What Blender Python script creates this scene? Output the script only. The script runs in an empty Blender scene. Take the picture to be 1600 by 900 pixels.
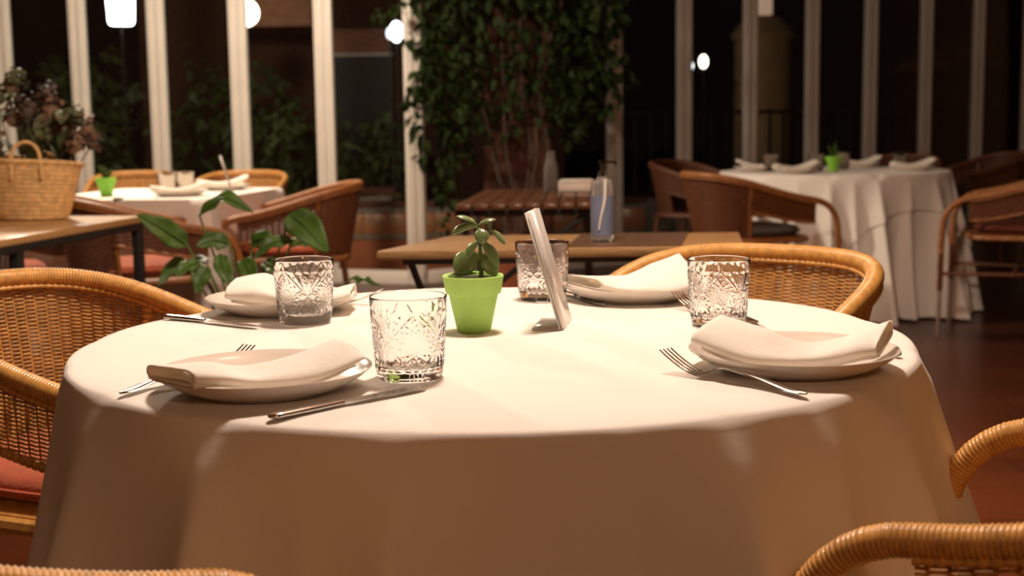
import bpy, bmesh, math, random
import numpy as np
from math import sin, cos, pi, radians, atan2, sqrt
from mathutils import Vector, Matrix, Euler, Quaternion

random.seed(7)
rng = np.random.default_rng(7)
SC = bpy.context.scene
COL = SC.collection

# ------------------------------------------------------------------ camera
cam = bpy.data.cameras.new('camera')
cam.sensor_width = 36.0
cam.lens = 45.99
cam.clip_start = 0.05
cam.clip_end = 120
cam.dof.use_dof = True
cam.dof.focus_distance = 1.66
cam.dof.aperture_fstop = 6.0
camo = bpy.data.objects.new('camera', cam)
COL.objects.link(camo)
camo.matrix_world = (Matrix.Translation((0, 0, 1.0456)) @ Matrix.Rotation(radians(90 - 7.24), 4, 'X')
                     @ Matrix.Rotation(radians(-0.832), 4, 'Z'))
SC.camera = camo

# ------------------------------------------------------------------ world, exposure
w = bpy.data.worlds.new('night')
SC.world = w
w.use_nodes = True
w.node_tree.nodes['Background'].inputs[0].default_value = (0.35, 0.36, 0.45, 1)
w.node_tree.nodes['Background'].inputs[1].default_value = 0.0012
SC.view_settings.view_transform = 'Standard'
SC.view_settings.look = 'None'
SC.view_settings.exposure = 0.0
SC.view_settings.gamma = 1.0
SC.view_settings.use_curve_mapping = False


# ------------------------------------------------------------------ lamps of the room (above the frame), then two added fill lights
def point(name, loc, power, col, radius):
    l = bpy.data.lights.new(name, 'POINT')
    l.energy = power
    l.color = col
    l.shadow_soft_size = radius
    o = bpy.data.objects.new(name, l)
    COL.objects.link(o)
    o.location = loc
    return o


point('lamp_over_dining_table', (0.05, 2.15, 2.45), 178, (1.0, 0.805, 0.66), 0.13)
point('lamp_over_side_tables', (-1.9, 6.2, 2.45), 300, (1.0, 0.85, 0.66), 0.15)
point('fill_behind_camera', (0.45, -1.5, 2.3), 48, (1.0, 0.56, 0.31), 0.10)  # unseen warm fill, added to lift the hanging cloth and camera-facing sides
point('fill_right_side', (0.95, 3.7, 2.15), 46, (1.0, 0.57, 0.33), 0.12)  # added warm fill that brightens the far round table and right windows


# ------------------------------------------------------------------ helpers: materials
def _nt(name):
    m = bpy.data.materials.new(name)
    m.use_nodes = True
    nt = m.node_tree
    return m, nt, nt.nodes['Principled BSDF']


def mat(name, col, rough=0.6, var=0.0, scale=12, metal=0.0, bump=0.0, bscale=150, spec=0.5, coat=0.0,
        sheen=0.0, stretch=None, trans=0.0, ior=1.45, sub=0.0, detail=3.0):
    m, nt, b = _nt(name)
    b.inputs['Base Color'].default_value = (*col, 1)
    b.inputs['Roughness'].default_value = rough
    b.inputs['Metallic'].default_value = metal
    b.inputs['Specular IOR Level'].default_value = spec
    b.inputs['Coat Weight'].default_value = coat
    b.inputs['Sheen Weight'].default_value = sheen
    b.inputs['Transmission Weight'].default_value = trans
    b.inputs['IOR'].default_value = ior
    if sub:
        b.inputs['Subsurface Weight'].default_value = sub
        b.inputs['Subsurface Radius'].default_value = (0.01, 0.01, 0.005)
    tc = nt.nodes.new('ShaderNodeTexCoord')
    mp = nt.nodes.new('ShaderNodeMapping')
    nt.links.new(tc.outputs['Object'], mp.inputs[0])
    if stretch:
        mp.inputs['Scale'].default_value = stretch
    if var:
        n = nt.nodes.new('ShaderNodeTexNoise')
        n.inputs['Scale'].default_value = scale
        n.inputs['Detail'].default_value = detail
        r = nt.nodes.new('ShaderNodeValToRGB')
        r.color_ramp.elements[0].position = 0.3
        r.color_ramp.elements[1].position = 0.7
        r.color_ramp.elements[0].color = (*[max(0, c * (1 - var)) for c in col], 1)
        r.color_ramp.elements[1].color = (*[min(1, c * (1 + var)) for c in col], 1)
        nt.links.new(mp.outputs[0], n.inputs['Vector'])
        nt.links.new(n.outputs[0], r.inputs[0])
        nt.links.new(r.outputs[0], b.inputs['Base Color'])
    if bump:
        n2 = nt.nodes.new('ShaderNodeTexNoise')
        n2.inputs['Scale'].default_value = bscale
        n2.inputs['Detail'].default_value = 4
        bp = nt.nodes.new('ShaderNodeBump')
        bp.inputs['Strength'].default_value = bump
        bp.inputs['Distance'].default_value = 0.01
        nt.links.new(mp.outputs[0], n2.inputs['Vector'])
        nt.links.new(n2.outputs[0], bp.inputs['Height'])
        nt.links.new(bp.outputs[0], b.inputs['Normal'])
    return m


def glow(name, col, strength):
    m, nt, b = _nt(name)
    b.inputs['Base Color'].default_value = (0.8, 0.8, 0.8, 1)
    b.inputs['Emission Color'].default_value = (*col, 1)
    b.inputs['Emission Strength'].default_value = strength
    return m


def pane_mat(name):
    m = bpy.data.materials.new(name)
    m.use_nodes = True
    nt = m.node_tree
    nt.nodes.clear()
    o = nt.nodes.new('ShaderNodeOutputMaterial')
    t = nt.nodes.new('ShaderNodeBsdfTransparent')
    t.inputs[0].default_value = (0.97, 0.98, 0.97, 1)
    g = nt.nodes.new('ShaderNodeBsdfGlossy')
    g.inputs['Roughness'].default_value = 0.02
    f = nt.nodes.new('ShaderNodeFresnel')
    f.inputs[0].default_value = 1.3
    x = nt.nodes.new('ShaderNodeMixShader')
    nt.links.new(f.outputs[0], x.inputs[0])
    nt.links.new(t.outputs[0], x.inputs[1])
    nt.links.new(g.outputs[0], x.inputs[2])
    nt.links.new(x.outputs[0], o.inputs[0])
    return m


def glass_mat(name, ior=1.5, rough=0.0, col=(1, 1, 1)):
    m = bpy.data.materials.new(name)
    m.use_nodes = True
    nt = m.node_tree
    nt.nodes.clear()
    o = nt.nodes.new('ShaderNodeOutputMaterial')
    g = nt.nodes.new('ShaderNodeBsdfGlass')
    g.inputs['IOR'].default_value = ior
    g.inputs['Roughness'].default_value = rough
    g.inputs['Color'].default_value = (*col, 1)
    nt.links.new(g.outputs[0], o.inputs[0])
    return m


M = {}
M['cloth'] = mat('white_linen', (0.80, 0.76, 0.70), 0.9, 0.03, 3, bump=0.10, bscale=9, sheen=0.15, spec=0.2)
M['napkin'] = None
M['china'] = mat('cream_china', (0.72, 0.65, 0.57), 0.13, 0.03, 6, spec=0.6, coat=0.3)
M['steel'] = mat('polished_steel', (0.62, 0.60, 0.57), 0.16, 0.05, 40, metal=1.0)
M['glass'] = glass_mat('cut_crystal', 1.41)
M['tumbler'] = glass_mat('plain_glass', 1.35, 0.0, (0.80, 0.77, 0.74))
M['acrylic'] = mat('clear_acrylic', (0.88, 0.84, 0.79), 0.22, trans=0.35, ior=1.2, var=0.03)
M['pot'] = mat('lime_green_clay', (0.44, 0.76, 0.17), 0.62, 0.05, 18, bump=0.05, bscale=300)
M['pot2'] = mat('leaf_green_clay', (0.22, 0.55, 0.05), 0.6, 0.05, 18)
M['soil'] = mat('potting_soil', (0.035, 0.022, 0.014), 0.95, 0.4, 200, bump=0.5, bscale=200)
M['jade'] = mat('jade_leaf', (0.15, 0.21, 0.075), 0.3, 0.35, 30, coat=0.2)
M['jade_stem'] = mat('jade_stem', (0.10, 0.14, 0.04), 0.5, 0.3, 60)
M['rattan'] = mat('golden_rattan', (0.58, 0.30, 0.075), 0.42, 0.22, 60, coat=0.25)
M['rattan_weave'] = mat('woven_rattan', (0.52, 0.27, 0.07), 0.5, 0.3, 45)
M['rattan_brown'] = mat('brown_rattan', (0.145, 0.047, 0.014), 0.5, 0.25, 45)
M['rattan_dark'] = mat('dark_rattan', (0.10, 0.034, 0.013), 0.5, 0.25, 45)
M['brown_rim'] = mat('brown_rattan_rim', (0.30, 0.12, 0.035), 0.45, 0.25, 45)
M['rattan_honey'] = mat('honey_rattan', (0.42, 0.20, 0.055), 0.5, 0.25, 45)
M['alu'] = mat('brushed_aluminium', (0.6, 0.55, 0.48), 0.35, 0.1, 60, metal=0.8)
M['cushion'] = mat('orange_red_cushion', (0.40, 0.085, 0.03), 0.85, 0.12, 40, bump=0.2, bscale=250, sheen=0.2)
M['cushion_dark'] = mat('charcoal_cushion', (0.10, 0.085, 0.07), 0.85, 0.12, 40, bump=0.2, bscale=250)
M['cushion_brown'] = mat('brown_cushion', (0.14, 0.035, 0.015), 0.85, 0.12, 40)
M['white_paint'] = mat('white_gloss_paint', (0.74, 0.68, 0.60), 0.38, 0.05, 5, bump=0.03, bscale=40)
M['pane'] = pane_mat('window_pane')
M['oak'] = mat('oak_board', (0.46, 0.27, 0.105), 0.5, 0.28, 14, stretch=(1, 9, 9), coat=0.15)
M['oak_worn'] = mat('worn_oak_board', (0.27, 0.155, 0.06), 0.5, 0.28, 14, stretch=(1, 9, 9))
M['oak_dark'] = mat('dark_brown_leather', (0.10, 0.055, 0.03), 0.35, 0.2, 30, bump=0.05)
M['black_metal'] = mat('black_steel', (0.02, 0.018, 0.016), 0.45, 0.2, 30)
M['slat'] = mat('stained_acacia', (0.12, 0.052, 0.026), 0.30, 0.35, 12, stretch=(9, 1, 9), coat=0.2)
M['straw'] = mat('palm_straw', (0.70, 0.45, 0.19), 0.75, 0.25, 50, bump=0.3, bscale=160)
M['dry_petal'] = mat('dried_hydrangea_petal', (0.16, 0.095, 0.058), 0.8, 0.5, 14)
M['dry_dark'] = mat('dried_dark_petal', (0.075, 0.048, 0.034), 0.8, 0.5, 14)
M['dry_leaf'] = mat('dried_olive_leaf', (0.07, 0.08, 0.03), 0.7, 0.4, 14)
M['twig'] = mat('twig', (0.10, 0.065, 0.035), 0.8, 0.3, 30)
M['big_leaf'] = mat('glossy_broad_leaf', (0.042, 0.088, 0.010), 0.5, 0.35, 9, spec=0.35)
M['stem'] = mat('green_stem', (0.12, 0.18, 0.04), 0.5, 0.25, 20)
M['ivy'] = mat('ivy_leaf', (0.016, 0.027, 0.006), 0.7, 0.55, 5, spec=0.12)
M['floor'] = None
M['ceiling'] = mat('ceiling_boards', (0.22, 0.11, 0.05), 0.8, 0.1, 4)
M['plaster'] = mat('warm_plaster', (0.20, 0.10, 0.05), 0.85, 0.1, 5)
M['terracotta'] = mat('terracotta_render', (0.30, 0.085, 0.03), 0.7, 0.2, 6, bump=0.2, bscale=40)
M['brick'] = mat('old_brick', (0.085, 0.03, 0.016), 0.85, 0.3, 20, bump=0.3, bscale=60)
M['mortar'] = mat('mortar', (0.16, 0.11, 0.08), 0.9, 0.2, 40)
M['stone'] = mat('grey_stone', (0.20, 0.17, 0.14), 0.9, 0.25, 12, bump=0.3, bscale=40)
M['sand'] = mat('sandy_render', (0.42, 0.27, 0.14), 0.9, 0.15, 6)
M['earth'] = mat('garden_ground', (0.035, 0.028, 0.02), 0.95, 0.4, 4, bump=0.3, bscale=20)
M['bush'] = mat('garden_foliage', (0.055, 0.085, 0.02), 0.6, 0.5, 3)
M['bark'] = mat('bark', (0.07, 0.045, 0.03), 0.9, 0.3, 20)
M['iron'] = mat('wrought_iron', (0.012, 0.011, 0.01), 0.5, 0.2, 20)
M['roof'] = mat('roof_tiles', (0.20, 0.085, 0.05), 0.8, 0.3, 10)
M['wood_warm'] = mat('varnished_timber', (0.36, 0.13, 0.045), 0.5, 0.3, 6, stretch=(1, 6, 6))
M['label'] = mat('blue_label', (0.17, 0.20, 0.29), 0.5, 0.12, 25)
M['pump'] = mat('clear_gel_plastic', (0.85, 0.85, 0.85), 0.1, trans=0.85, ior=1.2)
M['pump_head'] = glass_mat('smoky_plastic', 1.35, 0.05, (0.5, 0.48, 0.45))
M['hazy'] = mat('hazy_glass', (0.30, 0.28, 0.25), 0.25, trans=0.6, ior=1.2)
M['pump_tube'] = mat('milky_plastic_tube', (0.8, 0.75, 0.66), 0.4, 0.05, 20)
M['card'] = mat('menu_card', (0.80, 0.74, 0.66), 0.6, 0.04, 20)


def napkin_mat():
    m = mat('napkin_cotton', (0.93, 0.90, 0.84), 0.9, 0.03, 30, bump=0.12, bscale=60, sheen=0.15, spec=0.2)
    nt = m.node_tree
    b = nt.nodes['Principled BSDF']
    o = nt.nodes['Material Output']
    t = nt.nodes.new('ShaderNodeBsdfTranslucent')
    t.inputs[0].default_value = (0.92, 0.80, 0.60, 1)
    x = nt.nodes.new('ShaderNodeMixShader')
    x.inputs[0].default_value = 0.2
    nt.links.new(b.outputs[0], x.inputs[1])
    nt.links.new(t.outputs[0], x.inputs[2])
    nt.links.new(x.outputs[0], o.inputs[0])
    return m


M['napkin'] = napkin_mat()


def tile_mat():
    m, nt, b = _nt('painted_azulejo')
    tc = nt.nodes.new('ShaderNodeTexCoord')
    v = nt.nodes.new('ShaderNodeTexVoronoi')
    v.inputs['Scale'].default_value = 16
    n = nt.nodes.new('ShaderNodeTexNoise')
    n.inputs['Scale'].default_value = 24
    r = nt.nodes.new('ShaderNodeValToRGB')
    e = r.color_ramp.elements
    e[0].position = 0.0
    e[0].color = (0.30, 0.36, 0.42, 1)
    e[1].position = 0.35
    e[1].color = (0.36, 0.13, 0.045, 1)
    x = e.new(0.75)
    x.color = (0.28, 0.20, 0.12, 1)
    mx = nt.nodes.new('ShaderNodeMixRGB')
    mx.inputs[0].default_value = 0.35
    nt.links.new(tc.outputs['Object'], v.inputs['Vector'])
    nt.links.new(tc.outputs['Object'], n.inputs['Vector'])
    nt.links.new(v.outputs['Distance'], mx.inputs[1])
    nt.links.new(n.outputs[0], mx.inputs[2])
    nt.links.new(mx.outputs[0], r.inputs[0])
    nt.links.new(r.outputs[0], b.inputs['Base Color'])
    b.inputs['Roughness'].default_value = 0.3
    return m


def floor_mat():
    m, nt, b = _nt('red_clay_floor')
    tc = nt.nodes.new('ShaderNodeTexCoord')
    br = nt.nodes.new('ShaderNodeTexBrick')
    br.offset = 0.5
    br.inputs['Color1'].default_value = (0.25, 0.072, 0.024, 1)
    br.inputs['Color2'].default_value = (0.21, 0.058, 0.019, 1)
    br.inputs['Mortar'].default_value = (0.15, 0.045, 0.018, 1)
    br.inputs['Scale'].default_value = 1.0
    br.inputs['Mortar Size'].default_value = 0.006
    br.inputs['Brick Width'].default_value = 0.6
    br.inputs['Row Height'].default_value = 0.3
    n = nt.nodes.new('ShaderNodeTexNoise')
    n.inputs['Scale'].default_value = 3.0
    n.inputs['Detail'].default_value = 5
    mx = nt.nodes.new('ShaderNodeMixRGB')
    mx.blend_type = 'MULTIPLY'
    mx.inputs[0].default_value = 0.5
    nt.links.new(tc.outputs['Object'], br.inputs['Vector'])
    nt.links.new(tc.outputs['Object'], n.inputs['Vector'])
    nt.links.new(br.outputs[0], mx.inputs[1])
    nt.links.new(n.outputs[0], mx.inputs[2])
    nt.links.new(mx.outputs[0], b.inputs['Base Color'])
    b.inputs['Roughness'].default_value = 0.33
    return m


M['tile'] = tile_mat()
M['floor'] = floor_mat()


# ------------------------------------------------------------------ helpers: meshes
class MB:
    """collects geometry and builds ONE mesh"""

    def __init__(s):
        s.V, s.F, s.n = [], [], 0

    def add(s, V, F):
        V = np.asarray(V, float).reshape(-1, 3)
        s.V.append(V)
        F = np.asarray(F, int)
        s.F.append(F + s.n)
        s.n += len(V)

    def addl(s, V, faces):
        V = np.asarray(V, float).reshape(-1, 3)
        by = {}
        for f in faces:
            by.setdefault(len(f), []).append(f)
        off = s.n
        s.V.append(V)
        s.n += len(V)
        for k in by:
            s.F.append(np.asarray(by[k], int) + off)

    def grid(s, P, wu=False, wv=False):
        P = np.asarray(P, float)
        nu, nv = P.shape[:2]
        I = np.arange(nu * nv).reshape(nu, nv)
        A = np.concatenate([I, I[:1]], 0) if wu else I
        A = np.concatenate([A, A[:, :1]], 1) if wv else A
        F = np.stack([A[:-1, :-1], A[1:, :-1], A[1:, 1:], A[:-1, 1:]], -1).reshape(-1, 4)
        s.add(P.reshape(-1, 3), F)

    def tube(s, path, rad, n=10, caps=True, closed=False, flat=None, up=None):
        P = np.asarray(path, float)
        m = len(P)
        rad = np.broadcast_to(np.asarray(rad, float), (m,))
        T = np.gradient(P, axis=0)
        if closed:
            T = np.roll(P, -1, 0) - np.roll(P, 1, 0)
        T /= np.linalg.norm(T, axis=1)[:, None] + 1e-12
        a = np.array(up if up is not None else (0, 0, 1.0), float)
        if abs(T[0] @ a) > 0.95:
            a = np.array((1.0, 0, 0))
        N = np.zeros_like(P)
        v = a - T[0] * (a @ T[0])
        v /= np.linalg.norm(v)
        for i in range(m):
            v = v - T[i] * (v @ T[i])
            v /= np.linalg.norm(v) + 1e-12
            N[i] = v
        B = np.cross(T, N)
        an = np.arange(n) / n * 2 * pi
        fw = 1.0 if flat is None else flat
        G = P[:, None] + rad[:, None, None] * (np.cos(an)[None, :, None] * N[:, None] * fw + np.sin(an)[None, :, None] * B[:, None])
        off = s.n
        s.grid(G, wu=closed, wv=True)
        if caps and not closed:
            s.F.append(np.array([[off + k for k in range(n)][::-1]]))
            s.F.append(np.array([[off + (m - 1) * n + k for k in range(n)]]))
        return s

    def lathe(s, prof, n=32, c=(0, 0, 0), closed=False):
        pr = np.asarray(prof, float)
        an = np.arange(n) / n * 2 * pi
        G = np.stack([pr[:, 0][:, None] * np.cos(an), pr[:, 0][:, None] * np.sin(an), pr[:, 1][:, None] + 0 * an], -1) + np.array(c)
        G = G[:, ::-1]
        off = s.n
        s.grid(G, wu=closed, wv=True)
        m = len(pr)
        if not closed:
            if pr[0, 0] > 1e-6:
                s.F.append(np.array([[off + k for k in range(n)][::-1]]))
            if pr[-1, 0] > 1e-6:
                s.F.append(np.array([[off + (m - 1) * n + k for k in range(n)]]))
        return s

    def box(s, c, d, rz=0.0, bev=0.0, mtx=None):
        bm = bmesh.new()
        bmesh.ops.create_cube(bm, size=1)
        bmesh.ops.scale(bm, vec=d, verts=bm.verts)
        if bev:
            bmesh.ops.bevel(bm, geom=bm.edges[:], offset=bev, segments=2, affect='EDGES', profile=0.5)
        m = Matrix.Translation(c) @ Matrix.Rotation(rz, 4, 'Z')
        if mtx is not None:
            m = mtx
        bmesh.ops.transform(bm, matrix=m, verts=bm.verts)
        bm.verts.index_update()
        s.addl([v.co[:] for v in bm.verts], [[v.index for v in f.verts] for f in bm.faces])
        bm.free()
        return s

    def bar(s, a, b, w, h, bev=0.0):
        a, b = Vector(a), Vector(b)
        d = b - a
        q = d.to_track_quat('X', 'Z')
        m = Matrix.Translation((a + b) / 2) @ q.to_matrix().to_4x4()
        return s.box((0, 0, 0), (d.length, w, h), bev=bev, mtx=m)

    def prism(s, poly, z0, z1, bev=0.0):
        bm = bmesh.new()
        vs = [bm.verts.new((x, y, z0)) for x, y in poly]
        f = bm.faces.new(vs)
        r = bmesh.ops.extrude_face_region(bm, geom=[f])
        bmesh.ops.translate(bm, vec=(0, 0, z1 - z0), verts=[e for e in r['geom'] if isinstance(e, bmesh.types.BMVert)])
        bmesh.ops.recalc_face_normals(bm, faces=bm.faces[:])
        if bev:
            bmesh.ops.bevel(bm, geom=bm.edges[:], offset=bev, segments=2, affect='EDGES', profile=0.5)
        bm.verts.index_update()
        s.addl([v.co[:] for v in bm.verts], [[v.index for v in f.verts] for f in bm.faces])
        bm.free()
        return s

    def ball(s, c, r, n=16, m=10):
        r = np.broadcast_to(np.asarray(r, float), (3,))
        ph = np.linspace(-pi / 2, pi / 2, m)
        pr = np.c_[np.cos(ph), np.sin(ph)]
        pr[0, 0] = pr[-1, 0] = 1e-4
        off = s.n
        s.lathe(pr, n)
        V = s.V[-1]
        s.V[-1] = V * r + np.array(c)
        return s

    def mesh(s, name, m, smooth=True, sharp=40):
        me = bpy.data.meshes.new(name)
        V = np.concatenate(s.V) if s.V else np.zeros((0, 3))
        counts = np.concatenate([np.full(len(f), f.shape[1]) for f in s.F])
        loops = np.concatenate([f.ravel() for f in s.F])
        me.vertices.add(len(V))
        me.vertices.foreach_set('co', V.ravel())
        me.loops.add(len(loops))
        me.loops.foreach_set('vertex_index', loops.astype(np.int32))
        me.polygons.add(len(counts))
        starts = np.concatenate([[0], np.cumsum(counts)[:-1]])
        me.polygons.foreach_set('loop_start', starts.astype(np.int32))
        me.polygons.foreach_set('loop_total', counts.astype(np.int32))
        me.update(calc_edges=True)
        me.validate()
        if smooth:
            me.polygons.foreach_set('use_smooth', np.ones(len(me.polygons), bool))
            if sharp and sharp < 180:
                me.set_sharp_from_angle(angle=radians(sharp))
        if m is not None:
            me.materials.append(m)
        return me


def obj(name, me, parent=None, loc=(0, 0, 0), rot=(0, 0, 0), kind=None, label=None):
    o = bpy.data.objects.new(name, me)
    COL.objects.link(o)
    o.location = loc
    o.rotation_euler = rot
    if parent:
        o.parent = parent
    if kind:
        o['kind'] = kind
    if label:
        o['label'] = label
    return o


def tag(o, label, cat, group=None):
    o['label'] = label
    o['category'] = cat
    if group:
        o['group'] = group
    return o


def thing(name, label, cat, loc=(0, 0, 0), rz=0.0, group=None):
    o = bpy.data.objects.new(name, None)
    o.empty_display_size = 0.05
    COL.objects.link(o)
    o.location = loc
    o.rotation_euler = (0, 0, rz)
    return tag(o, label, cat, group)


def struct(name, me, loc=(0, 0, 0), rot=(0, 0, 0)):
    return obj(name, me, None, loc, rot, 'structure')


def empty_struct(name, loc=(0, 0, 0), rz=0):
    o = bpy.data.objects.new(name, None)
    COL.objects.link(o)
    o.location = loc
    o.rotation_euler = (0, 0, rz)
    o['kind'] = 'structure'
    return o


def dup(root, loc, rz=None, label=None, group=None, rot=None):
    def cp(o, par):
        c = o.copy()
        COL.objects.link(c)
        if par:
            c.parent = par
        for ch in o.children:
            cp(ch, c)
        return c
    r = cp(root, None)
    r.location = loc
    if rz is not None:
        r.rotation_euler = (0, 0, rz)
    if rot is not None:
        r.rotation_euler = rot
    if label:
        r['label'] = label
    if group:
        r['group'] = group
    return r


def smooth_path(pts, n=40):
    """Catmull-Rom through the points"""
    P = np.asarray(pts, float)
    Q = np.concatenate([[2 * P[0] - P[1]], P, [2 * P[-1] - P[-2]]])
    out = []
    m = len(P) - 1
    for i in range(n):
        t = i / (n - 1) * m
        k = min(int(t), m - 1)
        f = t - k
        p0, p1, p2, p3 = Q[k], Q[k + 1], Q[k + 2], Q[k + 3]
        out.append(0.5 * ((2 * p1) + (-p0 + p2) * f + (2 * p0 - 5 * p1 + 4 * p2 - p3) * f * f + (-p0 + 3 * p1 - 3 * p2 + p3) * f ** 3))
    return np.array(out)


def heading(fx, fy):
    return atan2(fy, fx) - pi / 2


# ================================================================== THE ROOM
FX0, FX1, FY0, FY1 = -5.2, 6.2, -3.2, 13.0
CORNER = np.array((-0.61, 8.47))
RSTART = np.array((0.75, 9.46))
LD = np.array((-0.594, 0.190))       # one leaf of the glazed wall, left run
RD = np.array((0.542, 0.308))        # one leaf, right run
# the floor ends at the glazing
lend = CORNER + LD * 8
rend = RSTART + RD * 10
fl = [(-5.4, -3.2), (6.3, -3.2), (6.3, rend[1]), tuple(rend + np.array((0, .08))), tuple(RSTART + np.array((-.03, .08))),
      tuple(CORNER + np.array((.02, .09))), tuple(lend + np.array((0, .08))), (-5.4, lend[1])]
struct('floor', MB().prism(fl, -0.12, 0.0).mesh('floor', M['floor'], smooth=False))
struct('ceiling', MB().prism(fl, 3.0, 3.1).mesh('ceiling', M['ceiling'], smooth=False))
struct('wall_back', MB().box((0.45, -3.28, 1.5), (11.7, 0.16, 3.0)).mesh('wall_back', M['plaster']))
struct('wall_left', MB().box((-5.48, (lend[1] - 3.2) / 2, 1.5), (0.16, lend[1] + 3.2, 3.0)).mesh('wall_left', M['plaster']))
struct('wall_right', MB().box((6.38, (rend[1] - 3.2) / 2, 1.5), (0.16, rend[1] + 3.2, 3.0)).mesh('wall_right', M['plaster']))

_win = [0]


def leaf_meshes(L):
    H = 2.92
    sw, dp = 0.060, 0.045
    st = MB()
    st.box((0, 0, H / 2), (sw, dp, H), bev=0.006)
    st.box((0, -dp / 2 - 0.004, H / 2), (0.016, 0.012, H - 0.12), bev=0.003)
    rb = MB()
    rb.box((0, 0, 0.045), (L - 2 * sw, dp, 0.09), bev=0.005)
    rt = MB()
    rt.box((0, 0, H - 0.045), (L - 2 * sw, dp, 0.09), bev=0.005)
    gl = MB()
    gl.box((0, 0, H / 2), (L - 2 * sw + 0.01, 0.005, H - 0.16))
    return [x.mesh(n, M[k]) for x, n, k in ((st, 'stile', 'white_paint'), (rb, 'bottom_rail', 'white_paint'),
                                           (rt, 'top_rail', 'white_paint'), (gl, 'pane', 'pane'))]


def leaf(a, b, cache={}):
    a, b = np.array(a), np.array(b)
    d = b - a
    L = float(np.linalg.norm(d)) - 0.004
    k = round(L, 3)
    if k not in cache:
        cache[k] = leaf_meshes(L)
    st, rb, rt, gl = cache[k]
    _win[0] += 1
    c = (a + b) / 2
    rz = atan2(d[1], d[0])
    if abs(rz) > pi / 2:
        rz += pi
    e = empty_struct('window_%d' % _win[0], (c[0], c[1], 0.0), rz)
    for sx in (-1, 1):
        obj('stile', st, e, (sx * (L / 2 - 0.03), 0, 0))
    obj('bottom_rail', rb, e)
    obj('top_rail', rt, e)
    obj('pane', gl, e)


for i in range(7):
    leaf(CORNER + LD * i, CORNER + LD * (i + 1))
leaf(CORNER, RSTART)
for i in range(10):
    leaf(RSTART + RD * i, RSTART + RD * (i + 1))
# head beam above the leaves
for nm, a, b in (('trim_1', lend, CORNER), ('trim_2', CORNER, RSTART), ('trim_3', RSTART, rend)):
    struct(nm, MB().bar((a[0], a[1], 2.96), (b[0], b[1], 2.96), 0.09, 0.08).mesh(nm, M['white_paint']))


# ================================================================== WOVEN ARMCHAIRS
HW, YF, YB, YE = 0.25, 0.25, -0.04, -0.28       # half width, front of arms, where the round back starts, back


def rim_plan(n=160):
    """plan of the rim from left arm front round the back to right arm front"""
    a = [(-HW - 0.0, y) for y in np.linspace(YF, YB, 24, endpoint=False)]
    ang = np.linspace(pi, 2 * pi, 60)
    b = [(HW * np.sign(cos(t)) * abs(cos(t)) ** 0.72, YB + (YE - YB) * abs(sin(t)) ** 0.80) for t in ang]
    c = [(-x, y) for x, y in a[::-1]]
    P = np.array(a + b + c)
    s = np.r_[0, np.cumsum(np.linalg.norm(np.diff(P, axis=0), axis=1))]
    u = np.linspace(0, s[-1], n)
    Q = np.c_[np.interp(u, s, P[:, 0]), np.interp(u, s, P[:, 1])]
    k = np.array([.25, .5, .25])
    for _ in range(4):
        Q[1:-1] = .25 * Q[:-2] + .5 * Q[1:-1] + .25 * Q[2:]
    return Q


def rim_z(y):
    t = np.clip((YF - y) / (YF - YE), 0, 1)
    t = t * t * (3 - 2 * t) * 0.55 + t * 0.45
    return 0.66 + 0.125 * t


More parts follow.
